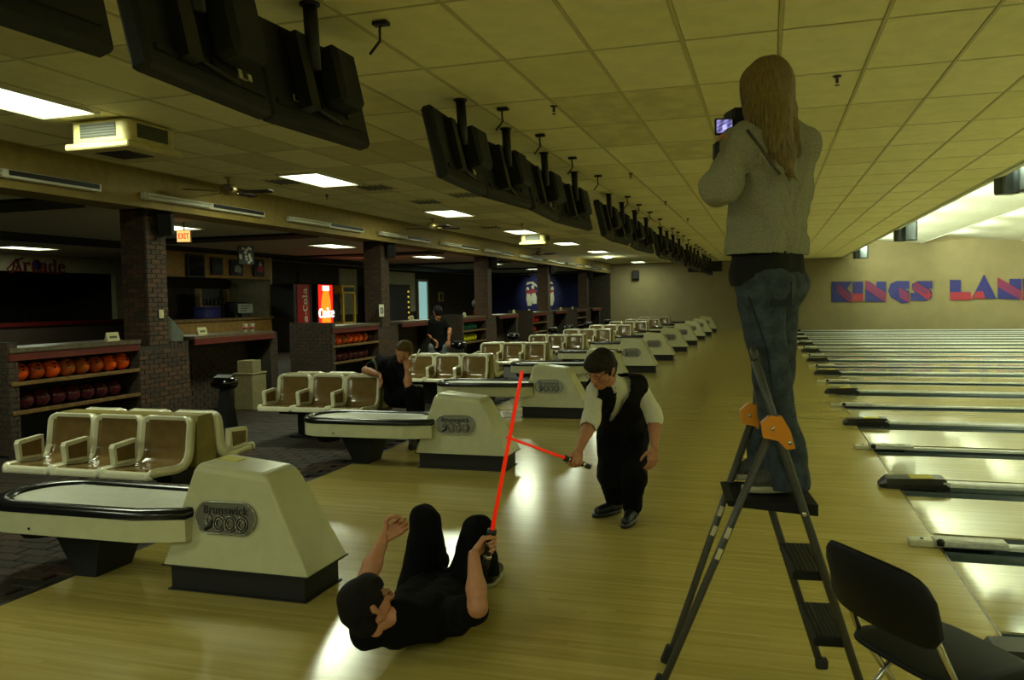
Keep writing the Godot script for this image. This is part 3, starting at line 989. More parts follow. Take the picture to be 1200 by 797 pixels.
	# framed pictures on the ochre bulkhead
	var fr = [["television", 228, 312, 0.62, 0.56], ["framed_picture", 253, 312, 0.42, 0.42], ["framed_picture", 276, 314, 0.5, 0.4], ["framed_picture", 302, 314, 0.46, 0.46]]
	for i in 4:
		var f = fr[i]
		var at = px(f[1], f[2], xs + 0.02)
		var t = thing(f[0], ["dark television with a bright reflection on the ochre bulkhead", "dark round-topped picture beside the television on the ochre bulkhead", "dark framed picture of pale shapes between two others on the ochre bulkhead", "red and white framed picture at the end of the ochre bulkhead"][i], "television" if i == 0 else "picture", at, PI / 2)
		st = S(); cbox(st, Vector3(0, 0, 0.03), Vector3(f[3], f[4], 0.06), 0.015); mk("frame", st, M.black, t)
		st = S(); box(st, Vector3(0, 0, 0.062), Vector3(f[3] - 0.1, f[4] - 0.1, 0.006)); mk("panel", st, M.lens if i == 0 else M.print_black, t)
		if i > 0:
			st = S(); prism(st, [Vector2(-0.14, -0.1), Vector2(0.12, -0.14), Vector2(0.16, 0.0), Vector2(0.02, 0.08), Vector2(-0.1, 0.04)], 0.005, Transform3D(Basis(), Vector3(0, 0, 0.064)))
			mk("print", st, [M.green_screen, M.grille, M.ledge_top, M.red_letter][i], t)
		if i == 3:
			st = S(); prism(st, [Vector2(-0.05, 0.05), Vector2(0.1, 0.05), Vector2(0.02, 0.18)], 0.005, Transform3D(Basis(), Vector3(0, 0, 0.066)))
			mk("white_print", st, M.paper_white, t)
	# hanging board with a black and white pattern
	var hb = thing("hanging_board", "black and white checkered board hanging before the snack bar", "sign", px(288, 299, -11.0), PI / 2 - 0.2)
	st = S(); cbox(st, Vector3(0, 0, 0), Vector3(0.44, 0.40, 0.03), 0.004); mk("board", st, M.grille, hb)
	for q in 14:
		st = S()
		box(st, Vector3(rng.randf_range(-0.17, 0.17), rng.randf_range(-0.16, 0.16), 0.0165 + 0.0001 * q), Vector3(0.07, 0.055, 0.004), Basis(Vector3.BACK, rng.randf_range(-0.6, 0.6)))
		mk("pale_print", st, M.paper_white, hb)
	st = S(false)
	for q in [-1, 1]: tube(st, [Vector3(q * 0.16, 0.2, 0), Vector3(q * 0.16, SOFF - hb.position.y, 0)], 0.006, 5)
	mk("hanger", st, M.black, hb)
	# counter sign
	var cs = thing("menu_board", "small pale menu board standing on the snack bar counter front", "sign", Vector3(-12.95, 1.28 + 0.23, px(288, 375, -12.95).z), PI / 2)
	st = S(); cbox(st, Vector3(0, 0, 0), Vector3(0.62, 0.24, 0.03), 0.004); mk("board", st, M.green_screen, cs)
	st = S()
	for q in 3: box(st, Vector3(-0.05 * q, 0.06 - 0.06 * q, 0.017), Vector3(0.4 - 0.06 * q, 0.02, 0.004))
	mk("print", st, M.red_trim, cs)
	st = S(); box(st, Vector3(0, -0.17, -0.02), Vector3(0.3, 0.12, 0.04)); mk("foot", st, M.black, cs)
	# drinks machines
	var xv = -12.2
	var vz = px(372, 350, xv).z
	var v1 = thing("drinks_machine", "red drinks machine with white script along its side", "vending machine", Vector3(-12.2, 0.3, px(355, 350, -12.2).z), PI / 2)
	st = S(); cbox(st, Vector3(0, 0.92, -0.35), Vector3(0.92, 1.86, 0.72), 0.02); mk("cabinet", st, M.black, v1)
	st = S(); box(st, Vector3(-0.02, 0.96, 0.015), Vector3(0.62, 1.74, 0.02)); mk("panel", st, sm(Color(0.62, 0.03, 0.03), 0.3), v1, "red front panel")
	words("Coca-Cola", 0.30, 0.01, M.paper_white, v1, Vector3(0.06, 1.0, 0.03), Basis(Vector3.BACK, PI / 2), "Droid Serif", true, 700)
	st = S(); box(st, Vector3(0.36, 0.96, 0.015), Vector3(0.12, 1.74, 0.02)); mk("coin_panel", st, M.matte_black, v1)
	var v2 = thing("drinks_machine", "drinks machine with a glowing orange bottle picture on its front", "vending machine", Vector3(-12.25, 0.3, px(381, 350, -12.25).z), PI / 2)
	st = S(); cbox(st, Vector3(0, 0.92, -0.35), Vector3(0.86, 1.86, 0.72), 0.02); mk("cabinet", st, M.black, v2)
	st = S(); box(st, Vector3(0, 0.98, 0.012), Vector3(0.78, 1.72, 0.02)); mk("light_panel", st, glow(Color(0.75, 0.07, 0.03), 1.1), v2, "glowing red front panel")
	var bot = []
	for q in [[0.2, 0.3], [0.26, 0.6], [0.22, 0.85], [0.27, 1.1], [0.24, 1.3], [0.17, 1.5], [0.13, 1.62], [0.13, 1.68]]: bot.append(Vector2(q[0], q[1]))
	var full = bot.duplicate()
	bot.reverse()
	for q in bot: full.append(Vector2(-q.x, q.y))
	st = S(); prism(st, full, 0.008, Transform3D(Basis(), Vector3(0.0, 0.1, 0.022))); mk("bottle_picture", st, glow(Color(1.0, 0.36, 0.05), 1.6), v2, "glowing orange bottle")
	st = S(); box(st, Vector3(0, 1.74, 0.034), Vector3(0.36, 0.14, 0.006)); mk("cap_picture", st, glow(Color(1.0, 0.9, 0.7), 1.5), v2)
	words("Coke", 0.36, 0.008, glow(Color(1.0, 0.93, 0.88), 1.8), v2, Vector3(0, 1.02, 0.036), Basis(), "Droid Serif", true, 700)
	var ol := OmniLight3D.new()
	ol.name = "lamp"; ol.light_color = Color(1.0, 0.45, 0.2); ol.light_energy = 0.03; ol.light_size = 0.3; ol.omni_range = 20; ol.omni_attenuation = 2.0; ol.shadow_enabled = true
	ol.position = Vector3(0, 1.0, 0.35); v2.add_child(ol)
	# claw machine
	var cm = thing("claw_machine", "yellow-framed claw machine beside the glowing drinks machine", "arcade machine", Vector3(-12.3, 0.3, px(409, 350, -12.3).z), PI / 2)
	var yel = noisy(Color(0.62, 0.52, 0.06), Color(0.72, 0.61, 0.09), 0.5, 0.02, 0.4, 0.0, 101)
	st = S(); cbox(st, Vector3(0, 0.36, -0.35), Vector3(0.8, 0.72, 0.7), 0.02); mk("base_cabinet", st, yel, cm)
	for sx in [-1, 1]:
		for zz in [-0.02, -0.67]:
			st = S(); box(st, Vector3(sx * 0.36, 1.15, zz), Vector3(0.08, 0.9, 0.06)); mk("post", st, yel, cm)
	st = S(); cbox(st, Vector3(0, 1.72, -0.35), Vector3(0.8, 0.26, 0.7), 0.02); mk("header", st, yel, cm)
	st = S(); box(st, Vector3(0, 1.72, 0.005), Vector3(0.66, 0.14, 0.012)); mk("header_print", st, M.print_black, cm)
	st = S(); box(st, Vector3(0, 1.15, -0.6), Vector3(0.64, 0.86, 0.02)); mk("back_panel", st, M.matte_black, cm)
	st = S(false); tube(st, [Vector3(0, 1.58, -0.3), Vector3(0, 1.2, -0.3)], 0.015, 6); lathe(st, [Vector2(0, 0), Vector2(0.08, 0.03), Vector2(0.07, 0.1), Vector2(0, 0.12)], 10, Transform3D(Basis(), Vector3(0, 1.08, -0.3))); mk("claw", st, M.chrome, cm)
	# dark vending machines, white doorway, notice
	var dm = thing("snack_machine", "tall black vending machine with a strip of lit buttons beside the white doorway", "vending machine", Vector3(-13.2, 0.3, px(468, 350, -13.2).z), PI / 2)
	st = S(); cbox(st, Vector3(0, 0.98, -0.4), Vector3(2.0, 1.96, 0.8), 0.02); mk("cabinet", st, M.black, dm)
	for q in 6:
		st = S(); box(st, Vector3(0.8, 0.7 + 0.2 * q, 0.01), Vector3(0.1, 0.07, 0.02)); mk("button", st, glow(Color(0.9, 0.75, 0.3), 0.35), dm)
	var dr = struct("door_1", "white lit doorway in the dark concourse wall")
	var d0 = px(489, 330, -14.38); var d1 = px(499.5, 330, -14.38)
	slab(Vector3(-14.4, 0.3, d1.z), Vector3(-14.36, d0.y, d0.z), glow(Color(0.55, 0.72, 0.70), 0.42), "lit_panel", dr, "pale lit room seen through the doorway")
	slab(Vector3(-14.4, d0.y, d1.z - 0.1), Vector3(-14.32, d0.y + 0.1, d0.z + 0.1), M.wall_cream, "head_frame", dr)
	for q in [d0.z + 0.05, d1.z - 0.05]: slab(Vector3(-14.4, 0.3, q - 0.05), Vector3(-14.32, d0.y, q + 0.05), M.wall_cream, "side_frame", dr)
	var pw = struct("wall_pale_bay", "pale wall panels above the machines")
	for q in [[350, 385, M.wall_dark], [398, 418, M.wall_cream], [452, 486, M.low_ceiling]]:
		slab(Vector3(-14.4, 1.2, px(q[1], 320, -14.35).z), Vector3(-14.35, SOFF - 0.1, px(q[0], 320, -14.35).z), q[2], "panel", pw)
	var nt = thing("notice", "small yellow framed notice on the dark wall past the doorway", "notice", px(516, 348, -14.36), PI / 2)
	st = S(); cbox(st, Vector3(0, 0, 0.02), Vector3(0.62, 0.42, 0.04), 0.004); mk("frame", st, yel, nt)
	st = S(); box(st, Vector3(0, 0, 0.042), Vector3(0.3, 0.3, 0.006)); mk("print", st, M.print_black, nt)
	# exit sign
	var ex = thing("exit_sign", "small lit exit sign with red letters hanging beside the brick column", "sign", px(216, 277, -8.75), 0.35)
	st = S(); cbox(st, Vector3(0, 0, 0), Vector3(0.22, 0.20, 0.06), 0.008); mk("housing", st, M.paper, ex)
	st = S(); box(st, Vector3(0, 0, 0.03), Vector3(0.2, 0.175, 0.012)); mk("lit_face", st, glow(Color(0.95, 0.72, 0.42), 0.75), ex)
	words("EXIT", 0.10, 0.006, glow(Color(0.85, 0.16, 0.06), 0.7), ex, Vector3(0, 0, 0.04), Basis().scaled(Vector3(0.8, 1.2, 1)), "Droid Sans", false, 700)
	st = S(); tube(st, [Vector3(0, 0.1, 0), Vector3(0, SOFF - ex.position.y, 0)], 0.01, 6); mk("stem", st, M.black, ex)

# ------------------------------------------------------------------ ball returns
func build_ball_returns():
	var t = thing("ball_return", "cream ball return with an oval badge", "ball return", Vector3(-2.8, 0, -3.97), 0.0, "ball returns along the approach")
	var st = S()
	box(st, Vector3(-0.01, 0.075, -0.01), Vector3(0.86, 0.15, 0.36))
	box(st, Vector3(-0.01, 0.004, -0.01), Vector3(0.89, 0.008, 0.39))
	mk("plinth", st, M.print_black, t)
	# hood: rounded rectangles stacked, sloping in towards a small tilted top
	st = S()
	var rings = []
	for a in [[0.148, -0.468, 0.462, 0.205, -0.225, 0.010], [0.160, -0.465, 0.458, 0.204, -0.225, 0.014], [0.655, -0.292, 0.20, 0.142, -0.18, 0.018], [0.680, -0.278, 0.178, 0.134, -0.174, 0.024], [0.694, -0.266, 0.155, 0.122, -0.165, 0.024], [0.699, -0.25, 0.135, 0.108, -0.15, 0.02]]:
		var ring = rrect((a[2] - a[1]) / 2, (a[3] - a[4]) / 2, a[5], 0.0, (a[1] + a[2]) / 2, (a[3] + a[4]) / 2)
		for q in ring.size():
			ring[q].y = a[0] + (0.10 if a[0] > 0.62 else 0.0) * (-ring[q].x - 0.05)
		rings.append(ring)
	loft(st, rings)
	mk("hood", st, M.cream, t)
	st = S()
	box(st, Vector3(-0.003, 0.148, -0.01), Vector3(0.94, 0.008, 0.438))
	mk("skirt_edge", st, M.print_black, t)
	st = S()
	box(st, Vector3(-0.18, 0.713, -0.06), Vector3(0.13, 0.004, 0.09), Basis(Vector3.BACK, -0.10))
	mk("sticker", st, M.sticker, t, "yellow sticker on the hood")
	# badge on the sloping near face
	var slope = Basis(Vector3.RIGHT, -0.125)
	var bt = Transform3D(slope, Vector3(-0.06, 0.43, 0.170))
	var poly = []
	for k in 24:
		var a = TAU * k / 24
		poly.append(Vector2((0.105 if cos(a) > 0 else -0.105) + 0.088 * cos(a), 0.088 * sin(a)))
	st = S(); prism(st, poly, 0.012, bt)
	var badge = mk("badge", st, M.plate, t, "grey oval maker's badge")
	st = S(false)
	var loop = []
	for q in poly: loop.append(bt * Vector3(q.x, q.y, 0.012))
	loop.append(loop[0]); loop.append(loop[1])
	tube(st, loop, 0.0055, 6, false)
	mk("badge_rim", st, M.plate_rim, badge)
	words("Brunswick", 0.058, 0.003, M.print_black, badge, bt * Vector3(0, 0.042, 0.014), slope, "Droid Sans", false, 800)
	for pass_ in 2:                    # dark outlines below, bright raised lines on top
		st = S(false)
		var dz = 0.0125 if pass_ == 0 else 0.0165
		var w = 0.0075 if pass_ == 0 else 0.0036
		for k in 4:
			for rr in [0.041, 0.024]:
				var lp = []
				for q in 17:
					var a = TAU * q / 16
					var r2 = rr * (0.66 if k == 0 else 1.0)
					lp.append(bt * Vector3(-0.108 + 0.072 * k + r2 * 0.85 * cos(a), (-0.014 if k == 0 else -0.028) + r2 * sin(a), dz))
				tube(st, lp, w, 5, false)
		tube(st, [bt * Vector3(-0.085, -0.014, dz), bt * Vector3(-0.090, -0.048, dz), bt * Vector3(-0.128, -0.068, dz)], w * 1.3, 5)
		mk("numerals" if pass_ else "numeral_outline", st, M.plate_rim if pass_ else M.print_black, badge, "raised numerals 9000" if pass_ else "dark outline of the numerals")
	# the tray: rounded trough with a black rubber rim, on one leg
	var out = []
	var inn = []
	for k in 33:
		var a = -PI / 2 + PI * k / 32.0
		out.append(Vector2(-1.45 - 0.28 * cos(a), 0.34 * sin(a)))
	var outline = [Vector2(-0.3, 0.22)]
	outline = [Vector2(-0.28, -0.24), Vector2(-0.55, -0.325)]
	for q in out: outline.append(Vector2(q.x, q.y))
	outline.append(Vector2(-0.55, 0.325)); outline.append(Vector2(-0.28, 0.24))
	var ring_at = func(scale, y):
		var ring = []
		for q in outline: ring.append(Vector3((q.x + 0.9) * (1.0 - scale * 0.9) - 0.9, y, q.y * (1.0 - scale * 2.6)))
		return ring
	st = S()
	var rs = [ring_at.call(0.10, 0.285), ring_at.call(0.0, 0.30), ring_at.call(0.0, 0.445), ring_at.call(0.11, 0.445), ring_at.call(0.13, 0.38)]
	loft(st, rs, true)
	mk("tray_body", st, M.cream, t)
	st = S(false)
	rs = [ring_at.call(-0.004, 0.425), ring_at.call(-0.010, 0.45), ring_at.call(0.006, 0.476), ring_at.call(0.075, 0.478), ring_at.call(0.108, 0.462), ring_at.call(0.11, 0.43)]
	loft(st, rs, false)
	mk("tray_rim", st, M.rim_rubber, t, "black rubber rim")
	st = S()
	rs = [ring_at.call(0.107, 0.455), ring_at.call(0.125, 0.40), ring_at.call(0.17, 0.388)]
	for ring in rs: ring.reverse()
	loft(st, rs, true)
	mk("tray_bed", st, M.tray_white, t)
	st = S()
	rs = [[Vector3(-1.17, 0, 0.13), Vector3(-1.02, 0, 0.13), Vector3(-1.02, 0, -0.16), Vector3(-1.17, 0, -0.16)], [Vector3(-1.30, 0.30, 0.17), Vector3(-0.93, 0.30, 0.17), Vector3(-0.93, 0.30, -0.22), Vector3(-1.30, 0.30, -0.22)]]
	loft(st, rs, true)
	mk("leg", st, M.matte_black, t)
	st = S(false)
	lathe(st, [Vector2(0, 0), Vector2(0.11, 0), Vector2(0.13, 0.04), Vector2(0.13, 0.08), Vector2(0, 0.08)], 14, Transform3D(Basis(), Vector3(-1.5, 0.21, 0.05)))
	mk("blower", st, M.black, t)
	st = S(false)
	lathe(st, [Vector2(0, 0), Vector2(0.008, 0), Vector2(0.007, 0.004), Vector2(0, 0.005)], 8, Transform3D(Basis(Vector3.RIGHT, PI / 2), Vector3(-1.28, 0.335, 0.341)))
	mk("bolt", st, M.print_black, t)
	var L = ["cream ball return with an oval badge beside the person lying on the floor", "cream ball return with an oval badge crossed by the upright red toy sword", "cream ball return with an oval badge just left of the crouching person", "cream ball return partly hidden by the crouching person's head"]
	t.set_meta("label", L[0])
	for k in range(1, 11):
		var o = dup(t, Vector3(-2.8 + 0.012 * k, 0, -3.97 - PAIR * k), 0.0, L[k] if k < 4 else "cream ball return in the receding row past the crouching person")

# ------------------------------------------------------------------ seats
var seat_prof = [Vector2(0.462, 0.365), Vector2(0.458, 0.405), Vector2(0.44, 0.422), Vector2(0.36, 0.422), Vector2(0.18, 0.405), Vector2(0.09, 0.412), Vector2(0.045, 0.44), Vector2(0.022, 0.50), Vector2(0.008, 0.60), Vector2(-0.008, 0.70), Vector2(-0.018, 0.76)]
const SEAT_R := 0.075
const SEAT_W := 0.221

func seat_len():
	var L = 0.0
	for i in seat_prof.size() - 1: L += seat_prof[i].distance_to(seat_prof[i + 1])
	return L

func seat_pt(u, s, off):
	# one moulded seat facing +z: s runs along the profile from the front lip over the pan to the top of the back
	var i = 0
	while i < seat_prof.size() - 2 and s > seat_prof[i].distance_to(seat_prof[i + 1]):
		s -= seat_prof[i].distance_to(seat_prof[i + 1])
		i += 1
	var d = (seat_prof[i + 1] - seat_prof[i]).normalized()
	var d2 = (seat_prof[mini(i + 2, seat_prof.size() - 1)] - seat_prof[mini(i + 1, seat_prof.size() - 2)]).normalized()
	var p = seat_prof[i] + d * s
	d = d.lerp(d2, clampf(s / seat_prof[i].distance_to(seat_prof[i + 1]), 0.0, 1.0)).normalized()
	p += Vector2(d.y, -d.x) * off
	return Vector3(u, p.y, p.x)

func seat_edge(u, s, L):               # distance to the rounded outline of the unrolled seat
	var du = SEAT_W - absf(u)
	var dv = minf(L - s, s + 0.03)
	var r = SEAT_R if s > L * 0.5 else 0.06
	if du < r and dv < r: return r - Vector2(r - du, r - dv).length()
	return minf(du, dv)

func seat_half(s, L):
	var dv = minf(L - s, s + 0.03)
	var r = SEAT_R if s > L * 0.5 else 0.06
	if dv < r: return SEAT_W - r + sqrt(maxf(0.0, r * r - (r - dv) * (r - dv)))
	return SEAT_W

func seat_meshes():
	var nu = 28
	var nv = 46
	var L = seat_len()
	var shell = S(false)
	var pad = S(false)
	var P = []
	var B = []
	for j in nv + 1:
		var s = L * j / nv
		if j == nv: s = L - 0.0005
		var row = []
		var rowb = []
		for i in nu + 1:
			var q = -1.0 + 2.0 * i / nu
			var u = q * seat_half(s, L)
			var lip = 0.020 * (1.0 - smoothstep(0.010, 0.045, seat_edge(u, s, L)))
			var dish = 0.03 * pow(absf(u) / SEAT_W, 3) * smoothstep(L * 0.45, L * 0.6, s)
			row.append(seat_pt(u, s, lip + dish - 0.004))
			rowb.append(seat_pt(u * 0.975, s, -0.05))
		P.append(row)
		B.append(rowb)
	for j in nv:
		var s = L * (j + 0.5) / nv
		for i in nu:
			var q = -1.0 + 2.0 * (i + 0.5) / nu
			var e = seat_edge(q * seat_half(s, L), s, L)
			quad(pad if e > 0.034 and s > 0.075 else shell, P[j][i], P[j + 1][i], P[j + 1][i + 1], P[j][i + 1])
			quad(shell, B[j][i + 1], B[j + 1][i + 1], B[j + 1][i], B[j][i])
		quad(shell, B[j][0], B[j + 1][0], P[j + 1][0], P[j][0])
		quad(shell, P[j][nu], P[j + 1][nu], B[j + 1][nu], B[j][nu])
	for i in nu:
		quad(shell, P[nv][i], B[nv][i], B[nv][i + 1], P[nv][i + 1])
		quad(shell, B[0][i], P[0][i], P[0][i + 1], B[0][i + 1])
	return [mesh_of(shell), mesh_of(pad)]

func build_benches():
	var sm_ = seat_meshes()
	var st = S()
	# arm between seats: a leaning cream frame round a brown panel
	prism(st, [Vector2(0.13, 0.425), Vector2(0.33, 0.435), Vector2(0.345, 0.56), Vector2(0.33, 0.585), Vector2(0.11, 0.60), Vector2(0.105, 0.46)], 0.045, Transform3D(Basis(Vector3(0, 0, 1), Vector3.UP, Vector3(-1, 0, 0)), Vector3(-0.195, 0, 0)))
	var arm = mesh_of(st)
	st = S()
	prism(st, [Vector2(0.14, 0.45), Vector2(0.31, 0.458), Vector2(0.318, 0.555), Vector2(0.135, 0.572)], 0.052, Transform3D(Basis(Vector3(0, 0, 1), Vector3.UP, Vector3(-1, 0, 0)), Vector3(-0.1915, 0, 0)))
	var panel = mesh_of(st)
	var t = thing("seat_bench", "double row of cream moulded seats with brown linings", "bench", Vector3(-4.88, 0, -5.37), 0.0, "benches of moulded seats")
	for side in 2:
		for k in 3:
			var seat := Node3D.new()
			seat.name = "seat"
			t.add_child(seat, true)
			seat.transform = Transform3D(Basis(Vector3.UP, PI * side), Vector3((k - 1) * 0.455 * (1 if side == 0 else -1), 0, 0.165 if side == 0 else -0.165))
			mk("shell", sm_[0], M.seat_white, seat)
			mk("lining", sm_[1], M.seat_brown, seat, "glossy brown lining")
			if side == 0 or k > 0 or true:
				mk("armrest", arm, M.seat_white, seat)
				mk("arm_panel", panel, M.seat_brown, seat)
	st = S()
	prism(st, [Vector2(-0.11, 0.36), Vector2(0.11, 0.36), Vector2(0.10, 0.70), Vector2(0.08, 0.755), Vector2(-0.08, 0.755), Vector2(-0.10, 0.70)], 1.35, Transform3D(Basis(Vector3(0, 0, -1), Vector3.UP, Vector3(1, 0, 0)), Vector3(-0.675, 0, 0)))
	mk("spine", st, M.seat_spine, t, "mustard filler between the backs")
	st = S()
	box(st, Vector3(0, 0.325, 0), Vector3(1.2, 0.07, 0.62))
	mk("beam", st, M.matte_black, t)
	for s in [-0.38, 0.38]:
		st = S()
		cbox(st, Vector3(s, 0.15, 0), Vector3(0.16, 0.3, 0.28), 0.01)
		box(st, Vector3(s, 0.01, 0), Vector3(0.24, 0.02, 0.5))
		mk("pedestal", st, M.matte_black, t)
	var L = ["double row of cream moulded seats beside the nearest ball tray", "double row of cream moulded seats with the sitting person's arm over its back", "double row of cream moulded seats with a white toy sword leaning on it"]
	t.set_meta("label", "double row of cream moulded seats in front of the rack of orange balls")
	for k in range(1, 10):
		dup(t, Vector3(-4.88 - (0.14 if k == 1 else 0.0) + 0.01 * k, 0, -5.37 - PAIR * k), 0.0, L[k] if k < 3 else "double row of cream moulded seats in the receding rows past the sitting person")

func build_consoles():
	# black scoring pedestals by the seats
	var t = thing("scoring_console", "black scoring console on a slim pedestal by the low brick wall", "console", Vector3(-6.1, 0, -8.17), 0.0, "black scoring consoles")
	var st = S()
	loft(st, [[Vector3(-0.10, 0, 0.12), Vector3(0.10, 0, 0.12), Vector3(0.10, 0, -0.12), Vector3(-0.10, 0, -0.12)], [Vector3(-0.045, 0.62, 0.05), Vector3(0.045, 0.62, 0.05), Vector3(0.045, 0.62, -0.05), Vector3(-0.045, 0.62, -0.05)]])
	mk("pedestal", st, M.black, t)
	st = S(false)
	var rings = []
	for a in [[-0.15, 0.05], [-0.13, 0.09], [0.0, 0.11], [0.13, 0.09], [0.15, 0.05]]:
		var ring = []
		for k in 12:
			var q = TAU * k / 12
			ring.append(Vector3(a[0], 0.69 + a[1] * 0.75 * sin(q), 0.02 + a[1] * cos(q)))
		rings.append(ring)
	loft(st, rings)
	mk("head", st, M.lens, t)
	st = S()
	box(st, Vector3(0, 0.765, 0.03), Vector3(0.22, 0.02, 0.10), Basis(Vector3.RIGHT, 0.3))
	mk("keypad", st, M.black, t)
	for a in [[538, 404], [602, 394], [648, 387], [667, 382], [690, 378], [712, 375]]:
		var p = px(a[0], a[1], -6.1)
		dup(t, Vector3(-6.1, 0, p.z), 0.0, "black scoring console rising behind the far seats")

# ------------------------------------------------------------------ ceiling-hung things
func monitor_unit(z0, z1, label):
	var t = thing("overhead_monitor", label, "overhead monitor", Vector3(-2.62, 2.9, (z0 + z1) / 2), 0.0, "score monitors hung in a row")
	var L = z0 - z1
	var tilt = Basis(Vector3.BACK, 0.22)
	for s in [-1, 1]:
		# two thin housings meeting at a slight angle
		var b = Basis(Vector3.UP, s * 0.07) * tilt
		var c = Vector3(0.0, 0, s * L * 0.25)
		var st = S()
		cbox(st, c, Vector3(0.10, 0.60, L * 0.5 - 0.01), 0.02, b)
		var h = mk("screen_housing", st, M.monitor, t)
		st = S()
		for q in 3: box(st, c + b * Vector3(0.055, 0.05, (q - 1) * L * 0.13), Vector3(0.02, 0.42, 0.03), b)
		box(st, c + b * Vector3(0.055, -0.20, 0), Vector3(0.02, 0.03, L * 0.44), b)
		mk("ribs", st, M.monitor, h)
		st = S()
		box(st, c + b * Vector3(-0.052, 0.0, 0), Vector3(0.006, 0.48, L * 0.44), b)
		mk("screen", st, M.lens, h)
		st = S()
		box(st, c + b * Vector3(0.056, -0.14, -s * 0.25), Vector3(0.008, 0.05, 0.07), b)
		box(st, c + b * Vector3(0.056, -0.14, -s * 0.25 - 0.07), Vector3(0.008, 0.035, 0.035), b)
		mk("label_plate", st, M.paper, h, "small pale rating label")
		st = S()
		cbox(st, c + Vector3(0.13, 0.06, -L * 0.06), Vector3(0.16, 0.36, L * 0.13), 0.03, tilt)
		mk("tube_housing", st, M.matte_black, h)
		st = S()
		box(st, c + Vector3(0.10, 0.02, L * 0.12), Vector3(0.08, 0.44, 0.10), tilt)
		mk("power_box", st, M.black, h)
		st = S(false)
		tube(st, [c + Vector3(0.12, 0.05, 0.15), c + Vector3(0.10, CEIL - 2.9, 0.15)], 0.042, 10)
		lathe(st, [Vector2(0, 0), Vector2(0.06, 0), Vector2(0.06, 0.012), Vector2(0, 0.012)], 12, Transform3D(Basis(), c + Vector3(0.10, CEIL - 2.9 - 0.012, 0.15)))
		mk("hanger_pole", st, M.black, t)
		st = S(false)
		tube(st, [c + Vector3(0.3, 0.22, -0.2), c + Vector3(0.36, 0.3, -0.22), c + Vector3(0.34, 0.38, -0.26), c + Vector3(0.35, CEIL - 2.9, -0.26)], 0.009, 6)
		mk("power_cord", st, M.black, t)
		st = S(false)
		tube(st, [c + Vector3(0.06, -0.1, 0.3), c + Vector3(0.13, -0.17, 0.12), c + Vector3(0.12, -0.2, -0.15)], 0.011, 6)
		mk("cable", st, M.black, t)
	for q in [-1, 1]:
		var st2 = S()
		cbox(st2, Vector3(0.35, CEIL - 2.9 - 0.016, q * L * 0.25 - 0.26), Vector3(0.10, 0.025, 0.06), 0.004)
		mk("ceiling_socket", st2, M.black, t)
	return t

